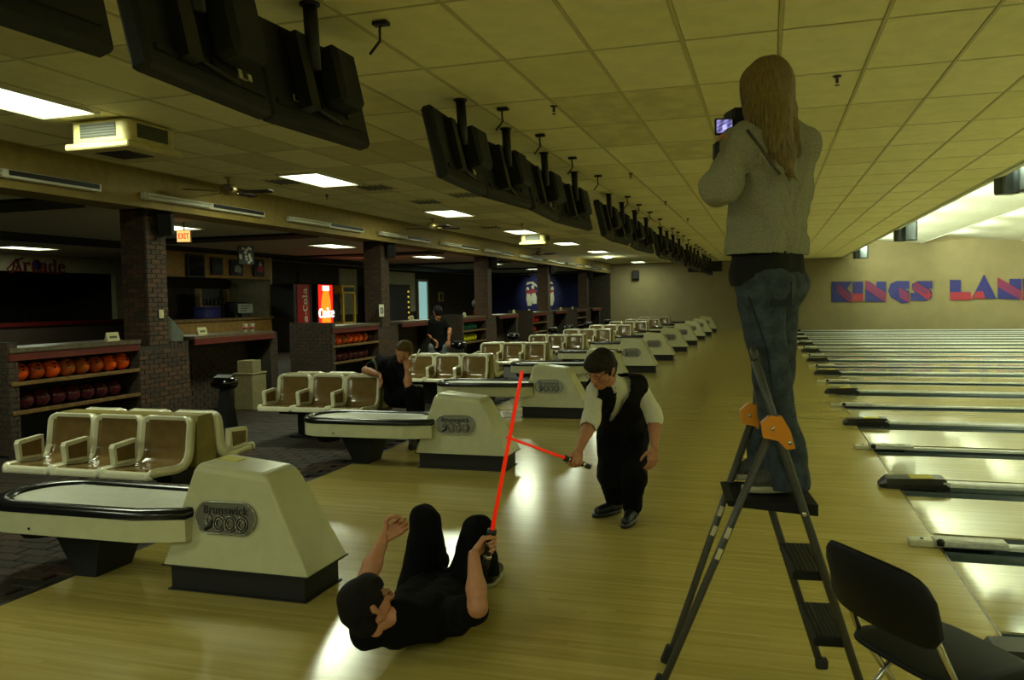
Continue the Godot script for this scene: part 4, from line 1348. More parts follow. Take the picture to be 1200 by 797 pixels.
func build_fixtures():
	monitor_unit(-0.5, -2.72, "black score monitors hung nearest the corner, cut off by the ceiling lamp")
	monitor_unit(-2.87, -4.92, "large pair of black score monitors hung above the boxy ceiling air cleaner")
	var starts = [[-6.2, -8.75, "black score monitors hung just past the gap in the monitor row"], [-8.8, -11.95, "black score monitors hung second after the gap in the monitor row"]]
	for k in 5:
		for i in 2:
			var a = starts[i]
			var z0 = a[0] - 6.85 * k
			var z1 = a[1] - 6.85 * k
			if z1 < WALL_Z: continue
			monitor_unit(z0, z1, a[2] if k == 0 else "black score monitors in the far receding part of the monitor row")
	# air cleaners
	for i in 2:
		var p = pf(146, 164, CEIL - 0.14) if i == 0 else pf(628, 281, CEIL - 0.14)
		var t = thing("air_cleaner", ["yellowed box air cleaner with dark grilles under the near ceiling", "small far box air cleaner beside the fourth lit troffer"][i], "air cleaner", Vector3(p.x, CEIL, p.z))
		var st = S(false)
		var rings = []
		for a in [[-0.02, 0.32, 0.05], [-0.05, 0.325, 0.07], [-0.2, 0.325, 0.07], [-0.22, 0.325, 0.07]]: rings.append(rrect(a[1], a[1], a[2], a[0]))
		rings.reverse()
		loft(st, rings)
		mk("body", st, M.ac_box, t)
		st = S()
		cbox(st, Vector3(0, -0.25, 0), Vector3(0.72, 0.06, 0.72), 0.012)
		mk("base_tray", st, M.ac_box, t)
		for s in 4:
			var b = Basis(Vector3.UP, PI / 2 * s)
			st = S()
			box(st, b * Vector3(0, -0.11, 0.326), Vector3(0.4, 0.13, 0.01), b)
			var g = mk("grille", st, M.ac_grille, t)
			st = S()
			for q in 5: box(st, b * Vector3(0, -0.065 - 0.024 * q, 0.333), Vector3(0.4, 0.006, 0.008), b)
			mk("louvres", st, M.grille, g)
		st = S()
		box(st, Vector3(0, -0.282, 0), Vector3(0.36, 0.008, 0.36))
		mk("intake", st, M.print_black, t)
	# ceiling fans
	var f = [[268, 208], [507, 256], [632, 291]]
	for i in 3:
		var p = pf(f[i][0], f[i][1], CEIL)
		var t = thing("ceiling_fan", ["dark five-blade ceiling fan between the first two troffers", "dark five-blade ceiling fan beside the third troffer", "dark five-blade ceiling fan far down the ceiling"][i], "ceiling fan", Vector3(p.x, CEIL, p.z), 0.4 * i)
		var st = S(false)
		lathe(st, [Vector2(0, -0.10), Vector2(0.02, -0.10), Vector2(0.025, -0.02), Vector2(0.07, -0.008), Vector2(0.07, 0)], 14)
		mk("canopy", st, M.fan_brass, t)
		st = S(false)
		lathe(st, [Vector2(0, -0.24), Vector2(0.06, -0.24), Vector2(0.10, -0.21), Vector2(0.115, -0.15), Vector2(0.09, -0.10), Vector2(0, -0.09)], 16)
		mk("motor", st, M.fan_brass, t)
		for k in 5:
			var b = Basis(Vector3.UP, TAU * k / 5 + 0.3)
			st = S()
			prism(st, [Vector2(0.16, -0.045), Vector2(0.55, -0.065), Vector2(0.60, -0.03), Vector2(0.60, 0.03), Vector2(0.55, 0.065), Vector2(0.16, 0.045)], 0.008, Transform3D(b * Basis(Vector3.RIGHT, PI / 2 - 0.22), b * Vector3(0, -0.19, 0)))
			var bl = mk("blade", st, M.fan_dark, t)
			st = S()
			box(st, b * Vector3(0.13, -0.195, 0), Vector3(0.12, 0.012, 0.04), b)
			mk("blade_iron", st, M.fan_brass, bl)
	# strip fixtures on the bulkhead
	for k in 11:
		var z0 = -5.3 - 3.3 * k
		var t = thing("strip_fixture", "unlit white fluorescent strip fixed along the mustard bulkhead", "strip light", Vector3(-7.54, 3.01, z0 - 1.3), 0.0, "strip lights on the bulkhead")
		var st = S()
		cbox(st, Vector3(-0.02, 0, 0), Vector3(0.08, 0.09, 2.6), 0.01)
		mk("housing", st, M.white_metal, t)
		st = S(false)
		for q in [-1, 1]: tube(st, [Vector3(0.035, 0.022 * q, 0.05), Vector3(0.035, 0.022 * q, 1.27)], 0.017, 8)
		mk("tube_pair", st, M.fixture_tube, t)
		st = S()
		box(st, Vector3(0.024, 0.01, -0.65), Vector3(0.02, 0.05, 1.2))
		mk("open_bay", st, M.print_black, t, "dark empty half of the strip")
	# sprinklers
	var sp = [[649, 130, 0], [981, 95, 1], [739, 209, 0], [780, 242, 0], [383, 234, 0], [824, 235, 0], [857, 215, 0], [612, 268, 0], [806, 262, 0]]
	for a in sp:
		var p = pf(a[0], a[1] - 6.0, CEIL)
		var t = thing("sprinkler", "small brass sprinkler head under the tiled ceiling", "sprinkler", Vector3(p.x, CEIL, p.z), 0.0, "ceiling sprinklers")
		var st = S(false)
		lathe(st, [Vector2(0, -0.055), Vector2(0.012, -0.055), Vector2(0.012, -0.012), Vector2(0.032, -0.008), Vector2(0.034, 0)], 10)
		mk("stem", st, M.fan_dark, t)
		st = S(false)
		lathe(st, [Vector2(0, -0.075), Vector2(0.02, -0.075), Vector2(0.018, -0.07), Vector2(0, -0.068)], 10)
		mk("deflector", st, M.fan_dark, t)
	# vents
	for a in [[440, 219], [500, 236], [335, 212], [648, 299], [545, 228], [575, 266]]:
		var p = pf(a[0], a[1], CEIL)
		var t = thing("ceiling_vent", "dark square air vent set in the ceiling above the seats", "vent", Vector3(p.x, CEIL - 0.004, p.z), 0.0, "ceiling vents")
		var st = S(); box(st, Vector3.ZERO, Vector3(0.5, 0.012, 0.5)); mk("frame", st, M.tile[4], t)
		for q in 5:
			st = S(); box(st, Vector3(-0.18 + 0.09 * q, -0.008, 0), Vector3(0.05, 0.008, 0.42), Basis(Vector3.BACK, 0.3)); mk("slat", st, M.ac_grille, t)
	# round lamp by the far wall
	var rp = pf(712, 301, CEIL)
	var rl = thing("round_lamp", "small round ceiling lamp beside the far wall", "ceiling light", Vector3(rp.x, CEIL, rp.z))
	var rs = S(false); lathe(rs, [Vector2(0, -0.06), Vector2(0.14, -0.05), Vector2(0.20, -0.02), Vector2(0.2, 0)], 16); mk("diffuser", rs, M.lamp_glow, rl)
	var olm := OmniLight3D.new()
	olm.name = "lamp"; olm.light_color = TUBE; olm.light_energy = 0.5; olm.light_size = 0.1; olm.omni_range = 40; olm.omni_attenuation = 2.0; olm.shadow_enabled = true
	olm.position = Vector3(0, -0.2, 0); rl.add_child(olm)
	# loudspeakers under the cove edge
	var sk = [[1194, 205, 8.3, 0.54], [1062, 270, 17.0, 0.58], [1009, 294, 25.5, 0.62]]
	for i in 3:
		var p = px(sk[i][0], sk[i][1], 3.58)
		var t = thing("hanging_loudspeaker", ["large dark loudspeaker hung under the ceiling edge, cut by the frame", "grey loudspeaker pair hung under the lit ceiling step above the wall letters", "small far loudspeaker pair hung where the ceiling edge nears the end wall"][i], "loudspeaker", p, -0.75)
		for s in [-1, 1]:
			var b = Basis(Vector3.UP, 0.5 * s)
			var c = Vector3(0.15 * s, 0, 0)
			var st = S(); cbox(st, c, Vector3(0.28, sk[i][3], 0.30), 0.02, b)
			var cb = mk("cabinet", st, M.speaker, t)
			st = S(); box(st, c + b * Vector3(0, 0, 0.152), Vector3(0.23, sk[i][3] - 0.06, 0.008), b); mk("grille", st, M.speaker_front, cb)
		var st2 = S(false)
		var arm = Basis(Vector3.UP, 0.75) * Vector3(3.36 - p.x, 0, 0)
		tube(st2, [Vector3(0, 0.06, 0), arm + Vector3(0, maxf(0.06, CEIL + 0.02 - p.y), 0)], 0.018, 6)
		mk("bracket", st2, M.black, t)
	var ws = thing("wall_loudspeaker", "small black loudspeaker high on the tan end wall", "loudspeaker", pz(745, 322, WALL_Z + 0.15))
	var s2 = S(); cbox(s2, Vector3.ZERO, Vector3(0.32, 0.44, 0.28), 0.02); mk("cabinet", s2, M.black, ws)
	s2 = S(); box(s2, Vector3(0, 0, 0.142), Vector3(0.26, 0.38, 0.008)); mk("grille", s2, M.matte_black, ws)
	# black masking panel on the end wall under the monitors
	var mp = thing("dark_wall_panel", "wide black panel high on the end wall at the end of the monitor row", "panel", pz(826, 311, WALL_Z + 0.05))
	s2 = S(); cbox(s2, Vector3(0, 0, 0), Vector3(1.6, 0.62, 0.08), 0.01); mk("board", s2, M.matte_black, mp)

# ------------------------------------------------------------------ letters on the end wall
func build_wall_letters():
	var at = func(a, b):
		var p = pz(960.0 + a / 5.0, 300.0 + b / 5.0, WALL_Z)
		return Vector2(p.x, p.y)
	var G = [
		["letter_k", [[72, 150], [192, 150], [163, 193], [190, 222], [190, 270], [72, 270]], [[105, 165], [186, 225], [186, 277], [105, 212]]],
		["letter_i", [[196, 150], [256, 150], [256, 265], [196, 265]], [[196, 220], [256, 220], [256, 265], [196, 265]]],
		["letter_n", [[269, 148], [292, 148], [335, 178], [335, 150], [391, 150], [391, 268], [269, 268]], [[269, 141], [391, 220], [391, 271], [269, 192]]],
		["letter_g", [[525, 147], [455, 147], [418, 163], [403, 203], [418, 243], [455, 262], [478, 277], [525, 275], [525, 205], [500, 198], [525, 190]], [[465, 184], [525, 224], [525, 275], [470, 238]]],
		["letter_s", [[662, 147], [575, 147], [545, 165], [543, 192], [562, 216], [537, 216], [537, 262], [630, 262], [655, 248], [660, 215], [642, 190], [662, 190]], [[560, 152], [642, 200], [657, 232], [636, 258], [546, 192]]],
		["letter_l", [[765, 140], [828, 140], [828, 210], [888, 210], [888, 258], [765, 258]], [[765, 212], [888, 212], [888, 258], [765, 258]]],
		["letter_a", [[965, 110], [1036, 250], [893, 250]], [[915, 210], [958, 206], [972, 250], [893, 250]]],
		["letter_n", [[1046, 128], [1070, 140], [1115, 165], [1115, 134], [1182, 134], [1182, 256], [1046, 250]], [[1046, 126], [1182, 208], [1182, 258], [1046, 180]]],
		["letter_e", [[1192, 134], [1290, 134], [1290, 160], [1240, 160], [1240, 180], [1290, 180], [1290, 205], [1240, 205], [1240, 232], [1290, 232], [1290, 258], [1192, 258]], [[1192, 190], [1238, 215], [1238, 258], [1192, 258]]],
	]
	for i in G.size():
		var g = G[i]
		var t = thing(g[0], "blue and red striped block letter %s on the tan end wall" % g[0].right(1).to_upper(), "letter", Vector3(0, 0, WALL_Z), 0.0, "block letters on the end wall")
		if i == 2: t.set_meta("label", "blue block letter N with a red diagonal, between I and G")
		if i == 7: t.set_meta("label", "blue block letter N with a red diagonal, after the A")
		var poly = []
		for q in g[1]: poly.append(at.call(q[0], q[1]))
		var st = S(); prism(st, poly, 0.05)
		mk("body", st, M.blue_letter, t)
		poly = []
		for q in g[2]: poly.append(at.call(q[0], q[1]))
		st = S(); prism(st, poly, 0.06)
		var r = mk("red_band", st, M.red_letter, t)
		if i in [0, 2, 3, 4, 7]:       # fine blue stripes along the red band
			var p0 = poly[0]; var p1 = poly[1]; var down = poly[poly.size() - 1] - poly[0]
			st = S()
			for k in 4:
				var off = down * (0.2 + 0.2 * k)
				var a = p0 + off; var b = p1 + off * (1.0 if i != 4 else 0.8)
				var c = (a + b) / 2; var d = b - a
				box(st, Vector3(c.x, c.y, 0.061), Vector3(d.length() * 0.94, 0.028, 0.004), Basis(Vector3.BACK, atan2(d.y, d.x)))
			mk("stripes", st, M.blue_letter, r)

# ------------------------------------------------------------------ bowling balls
func build_balls():
	var st = S(false)
	var prof = []
	for k in 17:
		var a = -PI / 2 + PI * k / 16
		prof.append(Vector2(0.1083 * cos(a), 0.1083 * sin(a)))
	lathe(st, prof, 24)
	var ball = mesh_of(st)
	st = S(false)
	lathe(st, [Vector2(0, 0), Vector2(0.013, 0), Vector2(0.013, 0.002), Vector2(0, 0.002)], 10)
	var hole = mesh_of(st)
	var mats = {}
	var C = {"orange": [Color(0.92, 0.30, 0.05), Color(0.98, 0.40, 0.08)], "amber": [Color(0.66, 0.24, 0.06), Color(0.76, 0.32, 0.10)], "swirl": [Color(0.50, 0.30, 0.08), Color(0.96, 0.38, 0.07)], "maroon": [Color(0.24, 0.06, 0.09), Color(0.36, 0.11, 0.15)], "green": [Color(0.04, 0.34, 0.24), Color(0.08, 0.48, 0.35)], "yellow": [Color(0.78, 0.76, 0.06), Color(0.90, 0.86, 0.10)], "red": [Color(0.80, 0.10, 0.05), Color(0.92, 0.16, 0.08)], "purple": [Color(0.12, 0.08, 0.22), Color(0.2, 0.14, 0.34)]}
	var n = 200
	for key in C:
		mats[key] = noisy(C[key][0], C[key][1], 0.3, 0.014, 0.16, 0.0, n, 0.5, Vector3.ONE, true, true)
		n += 1
	var rows = [
		[0, 0, ["orange", "amber", "orange", "swirl", "swirl", "amber", "orange", "orange"], 0.0],
		[0, 1, ["maroon", "maroon", "maroon", "maroon", "maroon", "maroon", "maroon"], 0.06],
		[1, 0, ["orange", "orange", "swirl", "orange", "orange", "orange", "amber", "maroon"], 0.0],
		[1, 1, ["maroon", "maroon", "maroon", "maroon", "maroon", "maroon", "maroon"], 0.0],
		[2, 0, ["green", "green", "green", "green", "green", "green"], 0.0],
		[2, 1, ["yellow", "yellow", "yellow", "yellow", "yellow", "yellow"], 0.0],
		[3, 0, ["red", "red", "red", "red", "red"], 0.0],
		[3, 1, ["red", "red", "red"], 0.0],
		[4, 0, ["purple", "purple", "purple"], 0.4],
		[4, 1, ["purple", "purple", "purple"], 0.4],
	]
	var where = ["rack beside the arcade sign", "rack behind the sitting person", "rack below the notice", "rack before the painted pins", "rack near the blue wall"]
	for r in rows:
		for i in r[2].size():
			var key = r[2][i]
			var z = -7.11 - 6.9 * r[0] - r[3] - 0.2195 * i
			var names = {"orange": "bright orange", "amber": "dark amber", "swirl": "mottled orange", "maroon": "dark maroon", "green": "dark green", "yellow": "yellow", "red": "bright red", "purple": "dark purple"}
			var t = thing("bowling_ball", "%s ball on the %s shelf of the %s" % [names[key], ["upper", "lower"][r[1]], where[r[0]]], "bowling ball", Vector3(-8.05, [0.786, 0.466][r[1]] + 0.108, z), rng.randf_range(-0.5, 0.5), "bowling balls in the racks")
			mk("ball", ball, mats[key], t)
			if r[0] < 2:
				var dirs = [Vector3(0.8, 0.55, 0.15), Vector3(0.8, 0.55, -0.10), Vector3(0.9, 0.2, 0.05)]
				for d in dirs:
					var dn = d.normalized()
					var h = mk("finger_hole", hole, M.print_black, t)
					h.transform = Transform3D(Basis(Quaternion(Vector3.UP, dn)), dn * 0.1075)

# ------------------------------------------------------------------ small things on counters
func build_counter_things():
	var st
	# tent cards along the wall tops
	var cards = [[131, 385, -7.95], [236, 383, -7.98], [482, 366, -8.0], [544, 364, -8.0], [602, 361, -8.0], [620, 360, -8.0], [657, 358, -8.0], [671, 358, -8.0]]
	for i in cards.size():
		var p = px(cards[i][0], cards[i][1], cards[i][2])
		var t = thing("tent_card", "small white tent card standing on the low brick wall", "card", Vector3(cards[i][2], 1.175, p.z), PI / 2, "tent cards on the low wall")
		st = S()
		prism(st, [Vector2(-0.03, 0), Vector2(0.03, 0), Vector2(0.002, 0.11), Vector2(-0.002, 0.11)], 0.2, Transform3D(Basis(Vector3(0, 0, 1), Vector3.UP, Vector3(-1, 0, 0)), Vector3(0.1, 0, 0)))
		mk("folded_card", st, M.paper, t)
		st = S(); box(st, Vector3(0, 0.05, 0.018), Vector3(0.12, 0.03, 0.003), Basis(Vector3.RIGHT, -0.24)); mk("print", st, M.ledge_top, t)
	# paper cups on the red ledge
	for i in 2:
		var p = px(287.5 + 8 * i, 388, -7.85)
		var t = thing("paper_cup", "white paper cup with a red band on the red-edged ledge", "cup", Vector3(-7.85, 1.17, p.z), 0.0, "paper cups on the ledge")
		st = S(false)
		lathe(st, [Vector2(0, 0), Vector2(0.03, 0), Vector2(0.042, 0.13), Vector2(0.045, 0.133), Vector2(0.038, 0.13), Vector2(0.027, 0.01), Vector2(0, 0.01)], 14)
		mk("cup", st, M.paper_white, t)
		st = S(false)
		lathe(st, [Vector2(0.0345, 0.05), Vector2(0.0355, 0.05), Vector2(0.0395, 0.09), Vector2(0.0385, 0.09)], 14)
		mk("band", st, M.red_letter, t)
	# grey slanted game terminal with a lit top
	var g = thing("game_terminal", "grey slanted countertop terminal with a small lit top beside the brick column", "terminal", Vector3(-8.0, 1.115, -9.53), 0.71)
	g.scale = Vector3.ONE * 0.8
	st = S()
	prism(st, [Vector2(-0.16, 0), Vector2(0.2, 0), Vector2(0.22, 0.14), Vector2(0.0, 0.42), Vector2(-0.16, 0.46)], 0.30, Transform3D(Basis(Vector3(1, 0, 0), Vector3.UP, Vector3(0, 0, 1)), Vector3(0, 0, -0.15)))
	mk("housing", st, noisy(Color(0.42, 0.44, 0.41), Color(0.48, 0.50, 0.46), 0.4, 0.03, 0.4, 0.0, 131), g)
	st = S(); box(st, Vector3(0.212, 0.08, 0), Vector3(0.012, 0.09, 0.16)); mk("tray", st, M.print_black, g)
	st = S(); box(st, Vector3(0.112, 0.285, 0), Vector3(0.012, 0.26, 0.2), Basis(Vector3.BACK, 0.665)); mk("screen", st, M.ac_grille, g)
	st = S(); cbox(st, Vector3(-0.09, 0.50, 0), Vector3(0.12, 0.09, 0.2), 0.008); mk("lit_top", st, glow(Color(1.0, 0.78, 0.45), 1.0), g)
	# beige bin with a box on top
	var b = thing("storage_bin", "tall beige bin standing by the low brick wall", "bin", Vector3(-7.62, 0, px(294, 470, -7.62).z))
	st = S(); cbox(st, Vector3(0, 0.27, 0), Vector3(0.34, 0.54, 0.36), 0.012); mk("body", st, M.beige_box, b)
	st = S(); cbox(st, Vector3(0, 0.555, 0), Vector3(0.36, 0.03, 0.38), 0.008); mk("lid", st, M.beige_box, b)
	var b2 = thing("carton", "small beige carton resting on the tall bin", "carton", Vector3(-7.63, 0.572, b.position.z), 0.1)
	st = S(); cbox(st, Vector3(0, 0.09, 0), Vector3(0.26, 0.18, 0.26), 0.006); mk("box", st, M.beige_box, b2)
	st = S(); box(st, Vector3(0, 0.1805, 0), Vector3(0.04, 0.003, 0.262)); mk("tape", st, M.paper, b2)
	# wall switch on the first column, framed sign on the second
	var sw = thing("wall_switch", "small pale switch plate on the first brick column", "switch", px(189, 368, -7.83), PI / 2)
	st = S(); cbox(st, Vector3(0, 0, 0), Vector3(0.09, 0.12, 0.012), 0.003); mk("plate", st, M.paper, sw)
	st = S(); box(st, Vector3(0, 0, 0.009), Vector3(0.02, 0.035, 0.008)); mk("toggle", st, M.paper_white, sw)
	var ns = thing("number_sign", "white number card on the second brick column", "sign", px(447, 364, -7.83), PI / 2)
	st = S(); cbox(st, Vector3(0, 0, 0), Vector3(0.22, 0.26, 0.012), 0.003); mk("card", st, M.paper_white, ns)
	st = S(false)
	var lp = []
	for k in 13: lp.append(Vector3(0.05 * cos(TAU * k / 12), 0.06 * sin(TAU * k / 12), 0.008))
	tube(st, lp, 0.012, 5, false)
	mk("print", st, M.print_black, ns)
	# gumball jar on the wall by the third column
	var gj = thing("gumball_machine", "glass-globed gumball machine standing on the low wall by the third column", "gumball machine", Vector3(-8.4, 1.17, px(559, 366, -8.4).z))
	st = S(false); lathe(st, [Vector2(0, 0), Vector2(0.12, 0), Vector2(0.09, 0.18), Vector2(0, 0.2)], 14); mk("base", st, M.red_trim, gj)
	st = S(false); lathe(st, [Vector2(0.05, 0.19), Vector2(0.14, 0.26), Vector2(0.16, 0.35), Vector2(0.13, 0.44), Vector2(0.05, 0.48)], 16); mk("globe", st, M.grille, gj)
	st = S(false); lathe(st, [Vector2(0, 0.47), Vector2(0.06, 0.47), Vector2(0.05, 0.52), Vector2(0, 0.53)], 12); mk("lid", st, M.red_trim, gj)
# ------------------------------------------------------------------ ladder and folding chair
func build_ladder():
	var t = thing("step_ladder", "grey folding step ladder with orange hinges under the filming person", "ladder", Vector3(-0.05, 0, -3.45), 0.12)
	var st = S(false)
	tube(st, [Vector3(-0.02, 1.36, 0.18), Vector3(-0.022, 1.395, 0.15), Vector3(0.02, 1.395, -0.13), Vector3(0.03, 1.36, -0.16)], 0.0155, 10)
	mk("handle_bar", st, M.ladder_grey, t)
	for s in [1, -1]:
		var near = s > 0
		var foot = Vector3(0.40, 0.0, 0.195) if near else Vector3(0.293, 0.0, -0.21)
		var hx = 0.062 if near else 0.015
		st = S(false)
		tube(st, [Vector3(-0.02, 1.36, 0.18), Vector3(0.068, 1.07, 0.183), foot] if near else [Vector3(0.03, 1.36, -0.16), Vector3(0.02, 1.08, -0.175), Vector3(0.06, 0.77, -0.185), foot], 0.0165, 10)
		var r = mk("front_rail", st, M.ladder_grey, t)
		st = S(); cbox(st, foot + Vector3(0, 0.022, 0), Vector3(0.05, 0.044, 0.04), 0.006); mk("rubber_foot", st, M.print_black, r)
		var ra = Vector3(0.03, 1.07, 0.183) if near else Vector3(0.0, 1.07, -0.175)
		var rb = Vector3(-0.398, 0.0, 0.13) if near else Vector3(-0.36, 0.0, -0.16)
		st = S(false)
		tube(st, [ra, rb], 0.0155, 10)
		var rr = mk("rear_leg", st, M.ladder_grey, t)
		st = S(); cbox(st, rb + Vector3(0.004, 0.04, 0), Vector3(0.045, 0.08, 0.04), 0.006, Basis(Vector3.BACK, -0.38)); mk("rubber_foot", st, M.print_black, rr)
		for q in [0.36, 0.44]:
			st = S(); box(st, ra.lerp(rb, q) + Vector3(0, 0, 0.0155), Vector3(0.018, 0.045, 0.003), Basis(Vector3.BACK, -0.38)); mk("label_sticker", st, M.paper, rr)
		# orange hinge plate over the joint of rail and leg
		st = S()
		prism(st, [Vector2(-0.062, 0.055), Vector2(-0.03, 0.085), Vector2(0.015, 0.08), Vector2(0.045, 0.025), Vector2(0.062, -0.04), Vector2(0.03, -0.045), Vector2(0.0, -0.012), Vector2(-0.055, 0.0)], 0.042, Transform3D(Basis(), Vector3(hx, 1.065, ra.z - 0.021)))
		var hg = mk("hinge", st, M.orange, t, "orange plastic hinge")
		for q in [Vector2(-0.022, 0.035), Vector2(0.04, -0.018)]:
			st = S(false); lathe(st, [Vector2(0, 0), Vector2(0.009, 0), Vector2(0.008, 0.005), Vector2(0, 0.006)], 8, Transform3D(Basis(Vector3.RIGHT, PI / 2), Vector3(hx + q.x, 1.065 + q.y, ra.z + 0.021))); mk("rivet", st, M.chrome, hg)
		st = S(false)
		var bx = 0.155 if near else 0.055
		tube(st, [Vector3(bx, 0.775, s * 0.165), Vector3(bx, 0.775, s * 0.212)], 0.009, 8)
		mk("bolt", st, M.chrome, r)
	# platform and two steps
	st = S()
	prism(st, [Vector2(-0.12, 0.785), Vector2(0.215, 0.755), Vector2(0.215, 0.80), Vector2(-0.10, 0.81), Vector2(-0.13, 0.805)], 0.34, Transform3D(Basis(), Vector3(0, 0, -0.185)))
	mk("platform", st, M.chair_black, t, "black ribbed standing platform")
	for h in [0.53, 0.275]:
		var xn = 0.068 + (1.07 - h) * 0.31
		var xf = -0.035 + (1.08 - h) * 0.304
		st = S()
		cbox(st, Vector3((xn + xf) / 2, h, -0.005), Vector3(xn - xf + 0.03, 0.035, 0.385), 0.006)
		var sp = mk("step", st, M.chair_black, t)
		for q in 6:
			st = S(); box(st, Vector3(xf + (xn - xf) * (q + 0.5) / 6, h + 0.0185, -0.005), Vector3(0.006, 0.003, 0.36)); mk("tread_rib", st, M.print_black, sp)

func build_folding_chair():
	# local frame: +z is where the sitter looks, x the width
	var a = pf(964, 627, 0.78); var b = pf(1098, 684, 0.78)
	var w = (b - a).normalized()
	var fwd = Vector3(-w.z, 0, w.x)
	if fwd.x < 0: fwd = -fwd
	var at = (a + b) / 2
	var t = thing("folding_chair", "black folding chair with chrome legs beside the step ladder", "chair", Vector3(at.x, 0, at.z))
	t.transform.basis = Basis(fwd.cross(Vector3.DOWN).normalized() * 1.0, Vector3.UP, fwd)
	if t.transform.basis.determinant() < 0: t.transform.basis.x = -t.transform.basis.x
	var st = S(false)
	var rings = []
	for i in 25:                       # curved backrest, cut higher in the middle
		var s = -1.0 + 2.0 * i / 24
		var x = s * 0.235
		var zz = 0.035 * s * s
		var top = 0.80 - 0.06 * pow(absf(s), 12) - 0.02 * s * s
		var bot = 0.555 + 0.04 * pow(absf(s), 12)
		var ring = []
		for q in [[bot, 0.0], [bot + 0.008, 0.012], [(top + bot) / 2, 0.014], [top - 0.01, 0.012], [top, 0.0], [top - 0.01, -0.012], [(top + bot) / 2, -0.008], [bot + 0.008, -0.012]]:
			ring.append(Vector3(x, q[0], zz + q[1] - (q[0] - 0.6) * 0.22))
		rings.append(ring)
	loft(st, rings)
	mk("backrest", st, M.chair_black, t)
	st = S(false)
	rings = []
	for i in 15:
		var s = -1.0 + 2.0 * i / 14
		var x = s * 0.22
		var front = 0.47 - 0.07 * pow(absf(s), 5)
		var back = 0.045 + 0.06 * pow(absf(s), 5)
		var dip = 0.012 * (1.0 - s * s)
		var ring = []
		for q in [[back, 0.0], [back + 0.02, 0.013], [(front + back) / 2, 0.012 - dip], [front - 0.05, 0.018], [front, -0.01], [front - 0.03, -0.018], [(front + back) / 2, -0.012], [back + 0.02, -0.012]]:
			ring.append(Vector3(x, 0.445 + q[1], q[0]))
		rings.append(ring)
	loft(st, rings)
	mk("seat", st, M.chair_black, t)
	for s in [-1, 1]:
		st = S(false)
		tube(st, [Vector3(s * 0.19, 0.72, 0.022), Vector3(s * 0.20, 0.58, 0.055), Vector3(s * 0.212, 0.44, 0.12), Vector3(s * 0.225, 0.0, 0.44)], 0.011, 10)
		mk("front_leg", st, M.chrome, t)
		st = S(false)
		tube(st, [Vector3(s * 0.2, 0.43, 0.33), Vector3(s * 0.21, 0.30, 0.22), Vector3(s * 0.22, 0.0, -0.06)], 0.011, 10)
		mk("rear_leg", st, M.chrome, t)
	st = S(false)
	tube(st, [Vector3(-0.215, 0.14, 0.075), Vector3(0.215, 0.14, 0.075)], 0.009, 8)
	tube(st, [Vector3(-0.22, 0.12, 0.345), Vector3(0.22, 0.12, 0.345)], 0.009, 8)
	mk("cross_bar", st, M.chrome, t)

# ------------------------------------------------------------------ figures
var fold_noise := FastNoiseLite.new()

